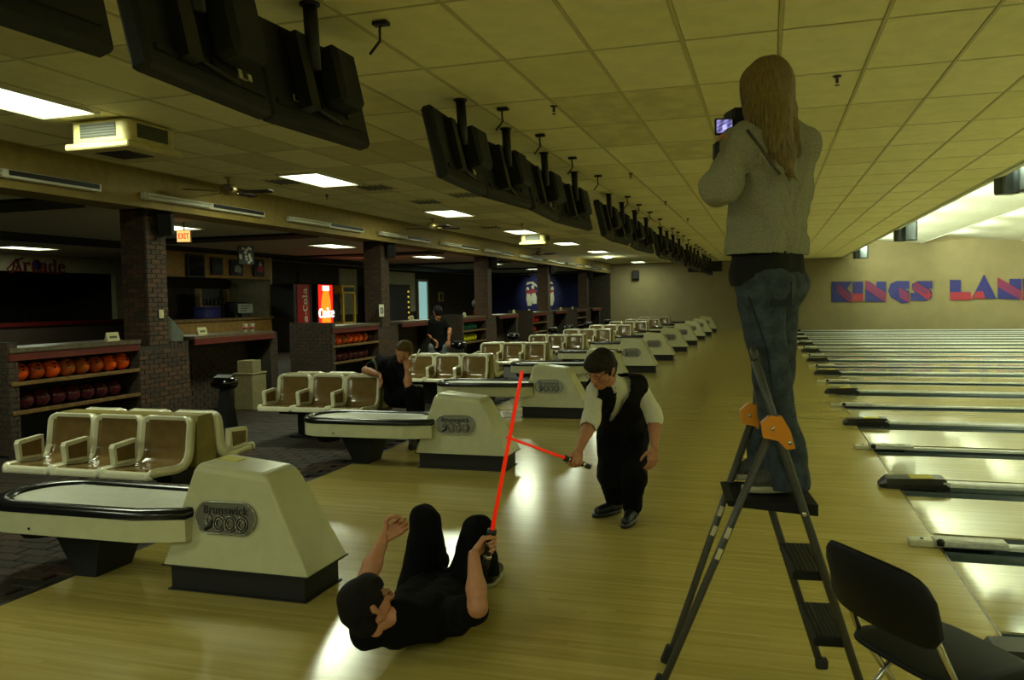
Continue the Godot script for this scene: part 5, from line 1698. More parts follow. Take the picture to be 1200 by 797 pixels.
func field_mesh(prims, cell, k, cut = null, fold = 0.0, fold_freq = 9.0):
	# tapered capsules joined by a smooth minimum, meshed as surface nets; returns [vertices, normals, indices]
	var lo = Vector3.ONE * 1e9
	var hi = -lo
	for p in prims:
		var r = maxf(p[2], p[3])
		for e in [p[0], p[1]]:
			lo = lo.min(e - Vector3.ONE * r); hi = hi.max(e + Vector3.ONE * r)
	lo -= Vector3.ONE * (cell * 3 + fold); hi += Vector3.ONE * (cell * 3 + fold)
	var nx = int((hi.x - lo.x) / cell) + 2
	var ny = int((hi.y - lo.y) / cell) + 2
	var nz = int((hi.z - lo.z) / cell) + 2
	var f := PackedFloat32Array()
	f.resize(nx * ny * nz)
	f.fill(9.0)
	var sx = nz * ny
	var sy = nz
	for p in prims:
		var a: Vector3 = p[0]
		var b: Vector3 = p[1]
		var ra: float = p[2]
		var rb: float = p[3]
		var m = maxf(ra, rb) + k + 2.2 * cell + fold
		var mn = a.min(b) - Vector3.ONE * m - lo
		var mx = a.max(b) + Vector3.ONE * m - lo
		var ab: Vector3 = b - a
		var l2: float = maxf(ab.length_squared(), 1e-9)
		var z_lo: int = maxi(0, int(mn.z / cell)); var z_hi: int = mini(nz - 1, int(mx.z / cell) + 1)
		for i in range(maxi(0, int(mn.x / cell)), mini(nx - 1, int(mx.x / cell) + 1) + 1):
			for j in range(maxi(0, int(mn.y / cell)), mini(ny - 1, int(mx.y / cell) + 1) + 1):
				var at: int = i * sx + j * sy
				var q: Vector3 = lo + Vector3(i, j, z_lo) * cell - a
				for n in range(z_lo, z_hi + 1):
					var h: float = clampf(q.dot(ab) / l2, 0.0, 1.0)
					var d: float = (q - ab * h).length() - ra - (rb - ra) * h
					var c: float = f[at + n]
					if d < c + k:
						if c < d + k:
							var e: float = (k - absf(c - d)) / k
							f[at + n] = minf(c, d) - e * e * k * 0.25
						else:
							f[at + n] = d
					q.z += cell
	if fold > 0.0:
		for i in nx:
			for j in ny:
				for n in nz:
					var at = i * sx + j * sy + n
					if absf(f[at]) < fold + 2.0 * cell:
						f[at] += fold * fold_noise.get_noise_3d((lo.x + i * cell) * fold_freq * 100.0, (lo.y + j * cell) * fold_freq * 70.0, (lo.z + n * cell) * fold_freq * 100.0)
	var V := PackedVector3Array()
	var N := PackedVector3Array()
	var I := PackedInt32Array()
	var id := PackedInt32Array()
	id.resize(f.size())
	id.fill(-1)
	var off = [0, sx, sy, sx + sy, 1, sx + 1, sy + 1, sx + sy + 1]
	var cpos = [Vector3(0, 0, 0), Vector3(1, 0, 0), Vector3(0, 1, 0), Vector3(1, 1, 0), Vector3(0, 0, 1), Vector3(1, 0, 1), Vector3(0, 1, 1), Vector3(1, 1, 1)]
	var edges = [[0, 1], [2, 3], [4, 5], [6, 7], [0, 2], [1, 3], [4, 6], [5, 7], [0, 4], [1, 5], [2, 6], [3, 7]]
	var lim = 2.0 * cell + fold
	for i in nx - 1:
		for j in ny - 1:
			var row = i * sx + j * sy
			for n in nz - 1:
				var at = row + n
				if absf(f[at]) > lim: continue
				var g = [f[at], f[at + sx], f[at + sy], f[at + sx + sy], f[at + 1], f[at + sx + 1], f[at + sy + 1], f[at + sx + sy + 1]]
				var neg = 0
				for q in g:
					if q < 0.0: neg += 1
				if neg == 0 or neg == 8: continue
				var s = Vector3.ZERO
				var cnt = 0
				for e in edges:
					var u = g[e[0]]; var v = g[e[1]]
					if (u < 0.0) != (v < 0.0):
						s += cpos[e[0]].lerp(cpos[e[1]], u / (u - v))
						cnt += 1
				id[at] = V.size()
				V.append(lo + (Vector3(i, j, n) + s / cnt) * cell)
				N.append(Vector3(g[1] + g[3] + g[5] + g[7] - g[0] - g[2] - g[4] - g[6], g[2] + g[3] + g[6] + g[7] - g[0] - g[1] - g[4] - g[5], g[4] + g[5] + g[6] + g[7] - g[0] - g[1] - g[2] - g[3]).normalized())
	for i in range(1, nx - 1):
		for j in range(1, ny - 1):
			var row = i * sx + j * sy
			for n in range(1, nz - 1):
				var at = row + n
				if id[at] < 0: continue
				var f0 = f[at] < 0.0
				for ax in 3:
					var o1 = [sx, sy, 1][ax]
					if (f[at + o1] < 0.0) == f0: continue
					var da = [sy, 1, sx][ax]
					var db = [1, sx, sy][ax]
					var q = [id[at - da - db], id[at - db], id[at], id[at - da]]
					if q[0] < 0 or q[1] < 0 or q[2] < 0 or q[3] < 0: continue
					if cut != null and cut.call((V[q[0]] + V[q[2]]) * 0.5): continue
					if not f0: q.reverse()
					I.append_array(PackedInt32Array([q[0], q[2], q[1], q[0], q[3], q[2]]))
	return [V, N, I]

func join_mesh(parts) -> ArrayMesh:
	var V := PackedVector3Array()
	var N := PackedVector3Array()
	var I := PackedInt32Array()
	for p in parts:
		var base = V.size()
		V.append_array(p[0]); N.append_array(p[1])
		for i in p[2]: I.append(base + i)
	var arr = []
	arr.resize(Mesh.ARRAY_MAX)
	arr[Mesh.ARRAY_VERTEX] = V
	arr[Mesh.ARRAY_NORMAL] = N
	arr[Mesh.ARRAY_INDEX] = I
	var m := ArrayMesh.new()
	m.add_surface_from_arrays(Mesh.PRIMITIVE_TRIANGLES, arr)
	return m

func worn(t, called, prims, cell, k, m, cut = null, fold = 0.0, label = ""):
	var o = mk(called, join_mesh([field_mesh(prims, cell, k, cut, fold)]), m, t, label)
	o.position = -t.position
	return o

func head_prims(X: Transform3D, s = 1.0):
	var P = []
	for a in [[0, 0.035, -0.022, 0, 0.032, 0.012, 0.083, 0.080], [0, 0.02, -0.04, 0, 0.0, -0.03, 0.078, 0.07], [0, -0.01, 0.03, 0, -0.075, 0.045, 0.062, 0.042], [0, -0.098, 0.055, 0, -0.1, 0.05, 0.021, 0.021], [0, 0.01, 0.09, 0, -0.028, 0.112, 0.009, 0.014], [-0.045, 0.027, 0.07, 0.045, 0.027, 0.07, 0.015, 0.015], [0, -0.06, -0.02, 0, -0.10, -0.025, 0.05, 0.05], [-0.014, -0.032, 0.1, 0.014, -0.032, 0.1, 0.009, 0.009], [0, -0.068, 0.085, 0, -0.076, 0.083, 0.016, 0.014]]:
		P.append([X * (Vector3(a[0], a[1], a[2]) * s), X * (Vector3(a[3], a[4], a[5]) * s), a[6] * s, a[7] * s])
	for q in [-1, 1]:
		for a in [[0.045, -0.055, 0.005, 0.022, -0.092, 0.045, 0.028, 0.02], [0.042, -0.022, 0.055, 0.04, -0.035, 0.05, 0.026, 0.026], [0.083, 0.008, -0.008, 0.08, -0.025, 0.0, 0.014, 0.010], [0.088, 0.012, -0.014, 0.086, -0.01, -0.014, 0.007, 0.007]]:
			P.append([X * (Vector3(a[0] * q, a[1], a[2]) * s), X * (Vector3(a[3] * q, a[4], a[5]) * s), a[6] * s, a[7] * s])
	return P

func face(t, X: Transform3D, glasses = false, s = 1.0):
	var st
	for q in [-1, 1]:
		st = S(false)
		var c = X * (Vector3(0.031 * q, 0.003, 0.078) * s)
		lathe(st, [Vector2(0, -0.011), Vector2(0.008, -0.008), Vector2(0.0115, 0), Vector2(0.008, 0.008), Vector2(0, 0.011)], 10, Transform3D(Basis(), c - t.position))
		var e = mk("eye", st, M.eye, t)
		st = S(false)
		lathe(st, [Vector2(0, -0.005), Vector2(0.0045, -0.002), Vector2(0.0045, 0.002), Vector2(0, 0.005)], 8, Transform3D(Basis(), X * (Vector3(0.031 * q, 0.001, 0.0875) * s) - t.position))
		mk("iris", st, M.iris, e)
		st = S(false)
		tube(st, [X * (Vector3(0.014 * q, 0.024, 0.086) * s) - t.position, X * (Vector3(0.034 * q, 0.03, 0.084) * s) - t.position, X * (Vector3(0.05 * q, 0.022, 0.074) * s) - t.position], [0.003, 0.0045, 0.002], 6)
		mk("eyebrow", st, M.hair_dark, t)
	st = S(false)
	tube(st, [X * (Vector3(-0.022, -0.066, 0.093) * s) - t.position, X * (Vector3(0, -0.063, 0.102) * s) - t.position, X * (Vector3(0.022, -0.066, 0.093) * s) - t.position], [0.002, 0.0055, 0.002], 6)
	tube(st, [X * (Vector3(-0.018, -0.072, 0.092) * s) - t.position, X * (Vector3(0, -0.074, 0.100) * s) - t.position, X * (Vector3(0.018, -0.072, 0.092) * s) - t.position], [0.002, 0.006, 0.002], 6)
	mk("lips", st, M.lips, t)
	if glasses:
		st = S(false)
		for q in [-1, 1]:
			var lp = []
			for k in 13:
				var a = TAU * k / 12
				lp.append(X * (Vector3(0.033 * q + 0.024 * cos(a), 0.0 + 0.017 * sin(a), 0.102) * s) - t.position)
			tube(st, lp, 0.0017, 5, false)
			tube(st, [X * (Vector3(0.057 * q, 0.006, 0.1) * s) - t.position, X * (Vector3(0.082 * q, 0.008, 0.03) * s) - t.position, X * (Vector3(0.086 * q, 0.008, -0.01) * s) - t.position], 0.0017, 5)
		tube(st, [X * (Vector3(-0.009, 0.004, 0.103) * s) - t.position, X * (Vector3(0.009, 0.004, 0.103) * s) - t.position], 0.0017, 5)
		mk("glasses", st, M.print_black, t)

func hand_prims(X: Transform3D, side, curl, thumb = 0.6, s = 1.0):
	# wrist at the origin, fingers along +y, thumb towards +x * side, palm faces -z
	var P = []
	var xs = [0.03, 0.0105, -0.0095, -0.028]
	for i in 4:
		P.append([X * (Vector3(xs[i] * 0.6 * side, 0.012, 0) * s), X * (Vector3(xs[i] * side, 0.088 - 0.004 * absf(i - 1.2), 0) * s), 0.0135 * s, 0.0115 * s])
		var p = Vector3(xs[i] * side, 0.09 - 0.004 * absf(i - 1.2), 0)
		var ang = 0.0
		var sc = [0.94, 1.04, 0.98, 0.78][i]
		var c = curl[i] if curl is Array else curl
		for j in 3:
			ang += c * [0.9, 1.15, 0.8][j]
			var d = Vector3(xs[i] * side * 1.2, cos(ang), -sin(ang))
			d = Vector3(d.x * absf(cos(ang)) * 1.0, d.y, d.z).normalized()
			var q = p + d * [0.043, 0.027, 0.021][j] * sc
			P.append([X * (p * s), X * (q * s), [0.0098, 0.0088, 0.0080][j] * s, [0.0088, 0.0080, 0.0070][j] * s])
			p = q
	var tp = Vector3(0.024 * side, 0.025, -0.006)
	var dirs = [Vector3(0.75 * side, 0.62, -0.25), Vector3((0.55 - 0.5 * thumb) * side, 0.75, -0.25 - 0.45 * thumb), Vector3((0.4 - 0.8 * thumb) * side, 0.75, -0.2 - 0.5 * thumb)]
	for j in 3:
		var q = tp + dirs[j].normalized() * [0.042, 0.033, 0.026][j]
		P.append([X * (tp * s), X * (q * s), [0.014, 0.0108, 0.0095][j] * s, [0.0108, 0.0095, 0.0082][j] * s])
		tp = q
	return P

func aim(at, fingers, thumb_dir, side):      # hand frame from the way the fingers and the thumb point
	var y = fingers.normalized()
	var x = (thumb_dir - y * thumb_dir.dot(y)).normalized() * side
	return Transform3D(Basis(x, y, x.cross(y)), at)

func look(at, fwd, up):
	var z = fwd.normalized()
	var x = up.cross(z).normalized()
	return Transform3D(Basis(x, z.cross(x), z), at)

func limb(a, b, ra, rb): return [a, b, ra, rb]

func torso_prims(J, g, chest = 1.0):
	var P = []
	var pel = (J.hipL + J.hipR) / 2
	var ch = (J.shL + J.shR) / 2
	var s = (J.shL - J.shR).normalized()
	var hs = (J.hipL - J.hipR).normalized()
	var mid = pel.lerp(ch, 0.5) + J.get("belly", Vector3.ZERO)
	for q in [-1, 1]:
		P.append([pel + hs * 0.06 * q, mid + (s + hs) * 0.035 * q, 0.095 + g, 0.09 * chest + g])
		P.append([mid + (s + hs) * 0.035 * q, ch + s * 0.075 * q - (ch - pel).normalized() * 0.05, 0.09 * chest + g, 0.095 * chest + g])
	P.append([J.shL, J.shR, 0.058 + g, 0.058 + g])
	P.append([J.hipL, J.hipR, 0.085 + g, 0.085 + g])
	return P

func body_prims(J, X, thin = 0.0):
	var P = torso_prims(J, -thin)
	P.append([J.neck, X * Vector3(0, -0.085, -0.022), 0.05, 0.05])
	P.append([(J.shL + J.shR) / 2, J.neck, 0.06, 0.05])
	for q in ["L", "R"]:
		P.append([J["sh" + q], J["el" + q], 0.048, 0.038])
		P.append([J["el" + q], J["el" + q].lerp(J["wr" + q], 0.35), 0.039, 0.041])
		P.append([J["el" + q].lerp(J["wr" + q], 0.35), J["wr" + q], 0.041, 0.026])
		P.append([J["hip" + q], J["kn" + q], 0.075, 0.05])
		P.append([J["kn" + q], J["an" + q], 0.05, 0.034])
	return P

func person(label, J, base, hands, X, cell = 0.014, hs = 0.0035):
	var t = thing("person", label, "person", base)
	var parts = [field_mesh(body_prims(J, X, 0.012), cell, 0.03), field_mesh(head_prims(X), 0.0048 if cell < 0.016 else 0.008, 0.018)]
	for h in hands: parts.append(field_mesh(h, hs, 0.006))
	var b = mk("body", join_mesh(parts), M.skin, t)
	b.position = -base
	return t

func shoe(t, an, toe, m, sole_m, up = Vector3.UP):
	var d = (toe - an).normalized()
	var prims = [[an + Vector3.UP * 0.01 - d * 0.035 - up * 0.035, an + d * 0.05 - up * 0.03, 0.040, 0.042], [an + d * 0.05 - up * 0.03, toe - up * 0.042, 0.042, 0.034], [an - d * 0.01 + up * 0.02, an - d * 0.01 - up * 0.03, 0.042, 0.042]]
	var o = worn(t, "shoe", prims, 0.008, 0.02, m)
	var st = S(false)
	var side = d.cross(up).normalized()
	var ring = []
	for k in 16:
		var a = TAU * k / 16
		var L = (toe - an).length() / 2 + 0.06
		var c = (an + toe) / 2 + d * 0.0
		ring.append([cos(a), sin(a), L, c])
	var rr = []
	for y in [-0.082, -0.058]:
		var ringp = []
		for q in ring: ringp.append(q[3] + d * q[0] * q[2] + side * q[1] * (0.045 + 0.004 * q[0]) + up * y - t.position + Vector3.UP * (an.y - ((an + toe) / 2).y))
		rr.append(ringp)
	rr[0].reverse(); rr[1].reverse()
	loft(st, rr)
	var s = mk("sole", st, sole_m, o)
	s.position = t.position
	return o

# ------------------------------------------------------------------ the woman on the ladder
func build_woman():
	fold_noise.seed = 3
	fold_noise.frequency = 0.01
	fold_noise.fractal_octaves = 2
	var J = {"shL": pd(871, 170, 3.240), "shR": pd(937, 172, 3.440), "elL": pd(842, 222, 3.160), "wrL": pd(858, 184, 3.18), "elR": pd(921, 232, 3.640), "wrR": pd(872, 168, 3.500),
		"hipL": pd(887, 322, 3.300), "hipR": pd(910, 320, 3.460), "knL": pd(903, 440, 3.28), "knR": pd(911, 436, 3.480), "anL": pd(919, 556, 3.33), "anR": pd(897, 545, 3.540), "neck": pd(899, 145, 3.350)}
	J.anL.y = 0.897; J.anR.y = 0.897
	var fwd = Vector3(-0.62, 0.02, -0.78)
	var X = look(pd(896, 109, 3.370), fwd, Vector3(0.02, 1, 0.05))
	var hl = hand_prims(aim(J.wrL, pd(860, 150, 3.24) - J.wrL, Vector3(0.5, 0.2, -0.8), 1.0), 1.0, 0.75, 0.8, 0.95)
	var hr = hand_prims(aim(J.wrR, pd(858, 146, 3.440) - J.wrR, Vector3(-0.5, 0.5, -0.6), 1.0), 1.0, 0.9, 0.8, 0.95)
	var t = person("person in a grey hoodie and jeans filming from the step ladder", J, Vector3(0.02, 0.81, -3.45), [hl, hr], X)
	face(t, X)
	# jeans: two legs that flare at the hem
	var d = 0.012
	var je = torso_prims({"hipL": J.hipL, "hipR": J.hipR, "shL": J.hipL.lerp(J.shL, 0.22), "shR": J.hipR.lerp(J.shR, 0.22)}, -0.012)
	je.resize(2); je.append([J.hipL, J.hipR, 0.093, 0.093])
	je.append([J.hipL + Vector3(0.05, -0.05, 0.03), J.hipR + Vector3(0.05, -0.05, 0.0), 0.085, 0.085])
	for q in ["L", "R"]:
		je.append([J["hip" + q], J["kn" + q], 0.098, 0.068])
		je.append([J["kn" + q], J["an" + q] + Vector3(0.005, 0.06, 0), 0.072, 0.074])
		je.append([J["an" + q] + Vector3(0.005, 0.10, 0), J["an" + q] + Vector3(0.01, -0.045, 0), 0.074, 0.088])
	worn(t, "jeans", je, 0.011, 0.03, M.denim, func(p): return p.y < 0.825, 0.008, "faded blue flared jeans")
	var st = S(false)
	tube(st, [J.hipL + Vector3(-0.03, -0.09, 0.096) - t.position, J.knL + Vector3(-0.01, 0.1, 0.074) - t.position, J.knL + Vector3(0, 0, 0.070) - t.position, J.anL + Vector3(0, 0.06, 0.064) - t.position], 0.004, 6)
	mk("side_seam", st, M.denim_seam, t)
	st = S()
	box(st, pd(915, 345, 3.200) - t.position, Vector3(0.085, 0.095, 0.012), look(Vector3.ZERO, Vector3(0.45, 0, 0.9), Vector3.UP).basis)
	mk("back_pocket", st, M.denim_seam, t)
	# dark top showing below the hoodie
	var dt = torso_prims({"hipL": J.hipL, "hipR": J.hipR, "shL": J.shL, "shR": J.shR}, 0.021)
	worn(t, "dark_top", dt, 0.012, 0.04, M.dark_top, func(p): return p.y > J.hipL.y + 0.095 or p.y < J.hipL.y - 0.045, 0.006, "dark shirt showing under the hoodie")
	# hoodie
	var ho = torso_prims({"hipL": J.hipL + Vector3(-0.01, 0.10, 0), "hipR": J.hipR + Vector3(0.01, 0.10, 0), "shL": J.shL, "shR": J.shR}, 0.030, 1.0)
	for q in ["L", "R"]:
		ho.append([J["sh" + q], J["el" + q], 0.073, 0.062])
		ho.append([J["el" + q], J["wr" + q].lerp(J["el" + q], 0.12), 0.062, 0.046])
	var nb = J.neck
	ho.append([pd(884, 160, 3.230), pd(912, 196, 3.180), 0.035, 0.040])
	ho.append([pd(930, 160, 3.360), pd(914, 198, 3.200), 0.035, 0.040])
	ho.append([pd(880, 156, 3.280), pd(925, 154, 3.400), 0.045, 0.045])
	worn(t, "hoodie", ho, 0.011, 0.03, M.hoodie, func(p): return p.y < J.hipL.y + 0.085, 0.022, "grey knitted hoodie")
	st = S(false)
	tube(st, [pd(876, 153, 3.130) - t.position, pd(891, 172, 3.065) - t.position, pd(904, 192, 3.045) - t.position, pd(914, 204, 3.065) - t.position], 0.006, 6)
	mk("hood_seam", st, M.hoodie_seam, t)
	# long fair hair
	var hp = []
	for a in [[0, 0.045, -0.025, 0, 0.04, 0.012, 0.098, 0.092], [0, 0.01, -0.05, 0, -0.06, -0.055, 0.09, 0.085], [-0.05, 0.0, 0.0, -0.06, -0.14, -0.02, 0.055, 0.045], [0.05, 0.0, 0.0, 0.06, -0.13, -0.02, 0.055, 0.045]]:
		hp.append([X * Vector3(a[0], a[1], a[2]), X * Vector3(a[3], a[4], a[5]), a[6], a[7]])
	hp.append([pd(897, 104, 3.335), pd(904, 134, 3.265), 0.097, 0.075])
	hp.append([pd(904, 132, 3.26), pd(912, 165, 3.18), 0.072, 0.055])
	hp.append([pd(910, 150, 3.24), pd(921, 188, 3.15), 0.056, 0.038])
	hp.append([pd(918, 172, 3.18), pd(928, 206, 3.14), 0.036, 0.012])
	hp.append([pd(897, 148, 3.21), pd(905, 176, 3.14), 0.034, 0.010])
	hp.append([pd(882, 130, 3.26), pd(878, 152, 3.22), 0.040, 0.012])
	hp.append([pd(924, 128, 3.33), pd(935, 180, 3.20), 0.034, 0.018])
	worn(t, "hair", hp, 0.008, 0.022, M.hair_blond, func(p): return false, 0.005, "long straight fair hair")
	# loose locks on top of it
	for i in 14:
		st = S(false)
		var u0 = 874 + 3.6 * i
		var fall = 150.0 + 3.0 * (i % 3) if i < 4 else 168.0 + 3.2 * i + (i % 4) * 3.0
		var a = pd(u0 + (898 - u0) * 0.3, 96 + absf(i - 6.5) * 1.5, 3.275 + absf(i - 6.5) * 0.012)
		var b2 = pd(u0 + 2, minf(130.0, fall - 18.0), 3.165 + absf(i - 6.5) * 0.013)
		var c = pd(u0 + (2 if i < 4 else 6), fall - 12.0, 3.14 + absf(i - 7.5) * 0.012)
		var e = pd(u0 + (3 if i < 4 else 6 + i * 0.6), fall, 3.13 + absf(i - 8) * 0.012)
		tube(st, [a - t.position, b2 - t.position, c - t.position, e - t.position], [0.0015, 0.011, 0.009, 0.002], 6)
		mk("lock", st, M.hair_blond, t)
	shoe(t, J.anL, pd(886, 574, 3.330) * Vector3(1, 0, 1) + Vector3(0, J.anL.y - 0.0, 0), M.shoe_grey, M.sole)
	shoe(t, J.anR, pd(869, 555, 3.560) * Vector3(1, 0, 1) + Vector3(0, J.anR.y - 0.0, 0), M.shoe_grey, M.sole)
	# camcorder
	var cp = pd(861, 141, 3.400)
	var cam = thing("camcorder", "small black camcorder with its lit screen folded out", "camcorder", cp)
	var B = look(Vector3.ZERO, Vector3(-0.35, 0.05, -0.93), Vector3.UP).basis
	st = S(); cbox(st, Vector3.ZERO, Vector3(0.06, 0.085, 0.13), 0.012, B); mk("body", st, M.black, cam)
	st = S(false); lathe(st, [Vector2(0, 0), Vector2(0.026, 0), Vector2(0.028, 0.04), Vector2(0.022, 0.042), Vector2(0, 0.036)], 14, Transform3D(B * Basis(Vector3.RIGHT, PI / 2), B * Vector3(0, 0.005, 0.06))); mk("lens", st, M.lens, cam)
	st = S(); cbox(st, B * Vector3(0, -0.06, -0.035), Vector3(0.05, 0.07, 0.06), 0.01, B); mk("battery", st, M.black, cam)
	var sp = pd(848.5, 148.5, 3.330) - cp
	var SB = look(Vector3.ZERO, Vector3(0.22, 0.03, 1.0), Vector3.UP).basis
	st = S(); cbox(st, sp, Vector3(0.076, 0.068, 0.014), 0.004, SB)
	var scr = mk("screen_case", st, M.black, cam)
	var im := Image.create(16, 12, false, Image.FORMAT_RGB8)
	for y in 12:
		for x in 16:
			var g = 0.45 + 0.25 * sin(x * 0.8 + y) * cos(y * 0.7) + (0.3 if y > 4 and y < 9 and x > 5 and x < 11 else 0.0)
			im.set_pixel(x, y, Color(g * 0.85, g * 0.82, minf(1.0, g * 1.25)))
	var sq := QuadMesh.new()
	sq.size = Vector2(0.062, 0.053)
	var lit = sm(Color(0.1, 0.1, 0.1), 0.2)
	lit.emission_enabled = true
	lit.emission_operator = BaseMaterial3D.EMISSION_OP_MULTIPLY
	lit.emission = Color(1, 1, 1)
	lit.emission_texture = ImageTexture.create_from_image(im)
	lit.emission_energy_multiplier = 0.75
	var sc = mk("lit_screen", sq, lit, scr, "bright little screen")
	sc.transform = Transform3D(SB, sp + SB * Vector3(0, 0, 0.0085))
	st = S(false); tube(st, [sp + SB * Vector3(0.036, 0, 0), B * Vector3(-0.03, 0.0, 0.0)], 0.012, 8); mk("hinge", st, M.black, cam)
	st = S(); cbox(st, pd(844, 178, 3.280) - cp, Vector3(0.055, 0.085, 0.05), 0.014, B); mk("hand_grip", st, M.black, cam)
	st = S(false); tube(st, [pd(846, 168, 3.300) - cp, pd(855, 155, 3.360) - cp], 0.015, 8); mk("grip_arm", st, M.black, cam)

# ------------------------------------------------------------------ the crouching man
func toy_sword(called, label, a, b, m, hilt):
	# a is the blade tip, b where it meets the hilt
	var t = thing(called, label, "toy sword", b)
	var d = (a - b).normalized()
	var L = (a - b).length()
	var Q = Basis(Quaternion(Vector3.UP, d))
	var st = S(false)
	lathe(st, [Vector2(0, 0), Vector2(0.0095, 0), Vector2(0.0085, L - 0.012), Vector2(0.005, L - 0.002), Vector2(0, L)], 12, Transform3D(Q, Vector3.ZERO))
	mk("blade", st, m, t)
	st = S(false)
	lathe(st, [Vector2(0, -hilt), Vector2(0.017, -hilt), Vector2(0.018, -hilt + 0.03), Vector2(0.0155, -hilt + 0.035), Vector2(0.0155, -0.07), Vector2(0.019, -0.065), Vector2(0.019, -0.02), Vector2(0.022, -0.015), Vector2(0.022, 0.005), Vector2(0.0, 0.006)], 14, Transform3D(Q, Vector3.ZERO))
	var h = mk("hilt", st, M.black, t)
	for y in [-0.028, -0.06, -hilt + 0.05]:
		st = S(false)
		lathe(st, [Vector2(0.0175, y - 0.008), Vector2(0.0205, y - 0.006), Vector2(0.0205, y + 0.006), Vector2(0.0175, y + 0.008)], 14, Transform3D(Q, Vector3.ZERO))
		mk("ring", st, M.chrome, h)
	st = S(); box(st, Q * Vector3(0.018, -hilt * 0.45, 0), Vector3(0.006, 0.03, 0.01), Q); mk("button", st, M.chrome, h)
	return t

func build_crouching_man():
	fold_noise.seed = 9
	var J = {"shR": pd(698, 455, 5.55), "shL": pd(748, 452, 5.72), "elR": pd(692, 494, 5.55), "wrR": pd(678, 531, 5.44), "elL": pd(767, 488, 5.72), "wrL": pd(767, 524, 5.66),
		"hipR": pd(718, 506, 5.98), "hipL": pd(742, 507, 6.08), "knR": pd(717, 557, 5.86), "knL": pd(741, 560, 5.80), "anR": pd(721, 589, 6.12), "anL": pd(741, 600, 5.90), "neck": pd(717, 447, 5.56)}
	J.anR.y = 0.09; J.anL.y = 0.09
	var hc = pd(705, 433, 5.46)
	var X = look(hc, Vector3(-0.42, -0.42, 0.80), Vector3(-0.12, 0.9, 0.42))
	var tip = pd(593, 512, 5.25)
	var grip = pd(674, 541, 5.40)
	var sdir = (tip - grip).normalized()
	var hx = aim(Vector3.ZERO, Vector3(-0.1, -0.9, 0.35), sdir, 1.0)
	hx.origin = grip - hx.basis * Vector3(0, 0.075, -0.032)
	J.wrR = hx.origin
	var hr = hand_prims(hx, 1.0, 1.25, 1.0)
	var hl = hand_prims(aim(J.wrL, Vector3(-0.1, -1, 0.1), Vector3(-0.7, 0, 0.7), 1.0), 1.0, 0.35, 0.4)
	var t = person("person in a black waistcoat and white shirt crouching forward with a red toy sword", J, Vector3(-1.0, 0, -5.95), [hr, hl], X)
	face(t, X, true)
	var hp = []
	for a in [[0, 0.05, -0.025, 0, 0.048, 0.02, 0.093, 0.088], [0, 0.01, -0.05, 0, -0.02, -0.045, 0.082, 0.072], [-0.055, 0.02, -0.01, -0.062, -0.01, -0.01, 0.04, 0.03], [0.055, 0.02, -0.01, 0.062, -0.01, -0.01, 0.04, 0.03], [-0.045, 0.062, 0.07, 0.045, 0.062, 0.072, 0.03, 0.03]]:
		hp.append([X * Vector3(a[0], a[1], a[2]), X * Vector3(a[3], a[4], a[5]), a[6], a[7]])
	var Xi = X.affine_inverse()
	worn(t, "hair", hp, 0.006, 0.02, M.hair_brown, func(p):
		var l = Xi * p
		return l.z > 0.06 and l.y < 0.034, 0.006, "short dark brown hair")
	# white shirt with sleeves rolled to the elbow
	var sh = torso_prims(J, 0.002)
	sh.append([(J.shL + J.shR) / 2, J.neck, 0.075, 0.062])
	for q in ["L", "R"]:
		sh.append([J["sh" + q].lerp(J["el" + q], 0.1), J["el" + q], 0.058, 0.058])
		sh.append([J["el" + q].lerp(J["sh" + q], 0.12), J["el" + q].lerp(J["wr" + q], 0.12), 0.062, 0.060])
	var s2 = [J.elL.lerp(J.wrL, 0.14), J.elR.lerp(J.wrR, 0.14)]
	worn(t, "shirt", sh, 0.011, 0.025, M.white_shirt, func(p): return (p - J.elL).dot((J.wrL - J.elL).normalized()) > 0.055 and p.distance_to(J.elL) < 0.2 or (p - J.elR).dot((J.wrR - J.elR).normalized()) > 0.055 and p.distance_to(J.elR) < 0.2, 0.009, "white shirt with rolled sleeves")
	# collar
	for q in [-1, 1]:
		var st = S()
		var c = J.neck + X.basis * Vector3(0.035 * q, -0.02, 0.055)
		var bb = X.basis * Basis(Vector3.BACK, 0.5 * q)
		box(st, c - t.position, Vector3(0.045, 0.07, 0.008), bb)
		mk("collar_point", st, M.white_shirt, t)
	# waistcoat, open in a V at the chest
	var pel = (J.hipL + J.hipR) / 2
	var ch = (J.shL + J.shR) / 2
	var up = (ch - pel).normalized()
	var sd = (J.shL - J.shR).normalized()
	var fw = sd.cross(up).normalized()
	var ve = torso_prims(J, 0.020)
	ve.append([J.shL.lerp(J.shR, 0.1), J.shR.lerp(J.shL, 0.1), 0.086, 0.086])
	worn(t, "waistcoat", ve, 0.010, 0.03, M.black_vest, func(p):
		var l = p - ch
		var y = l.dot(up); var x = l.dot(sd); var z = l.dot(fw)
		if y > 0.045 and absf(x) < 0.055: return true
		if absf(x) > 0.205 and y > -0.16: return true
		return z > 0.02 and absf(x + 0.012) < 0.006 + 0.21 * maxf(0.0, y + 0.20) and y > -0.2, 0.005, "black waistcoat open over the shirt")
	# loose black trousers
	var tr = [[J.hipL, J.hipR, 0.112, 0.112], [J.hipL + up * 0.1, J.hipR + up * 0.1, 0.098, 0.098]]
	for q in ["L", "R"]:
		tr.append([J["hip" + q], J["kn" + q], 0.115, 0.098])
		tr.append([J["kn" + q], J["an" + q] + Vector3(0, 0.03, 0), 0.096, 0.072])
	worn(t, "trousers", tr, 0.012, 0.03, M.black_cloth, func(p): return p.y < 0.05, 0.014, "baggy black trousers")
	shoe(t, J.anR, J.anR + Vector3(-0.10, 0, 0.13), M.shoe_black, M.shoe_black)
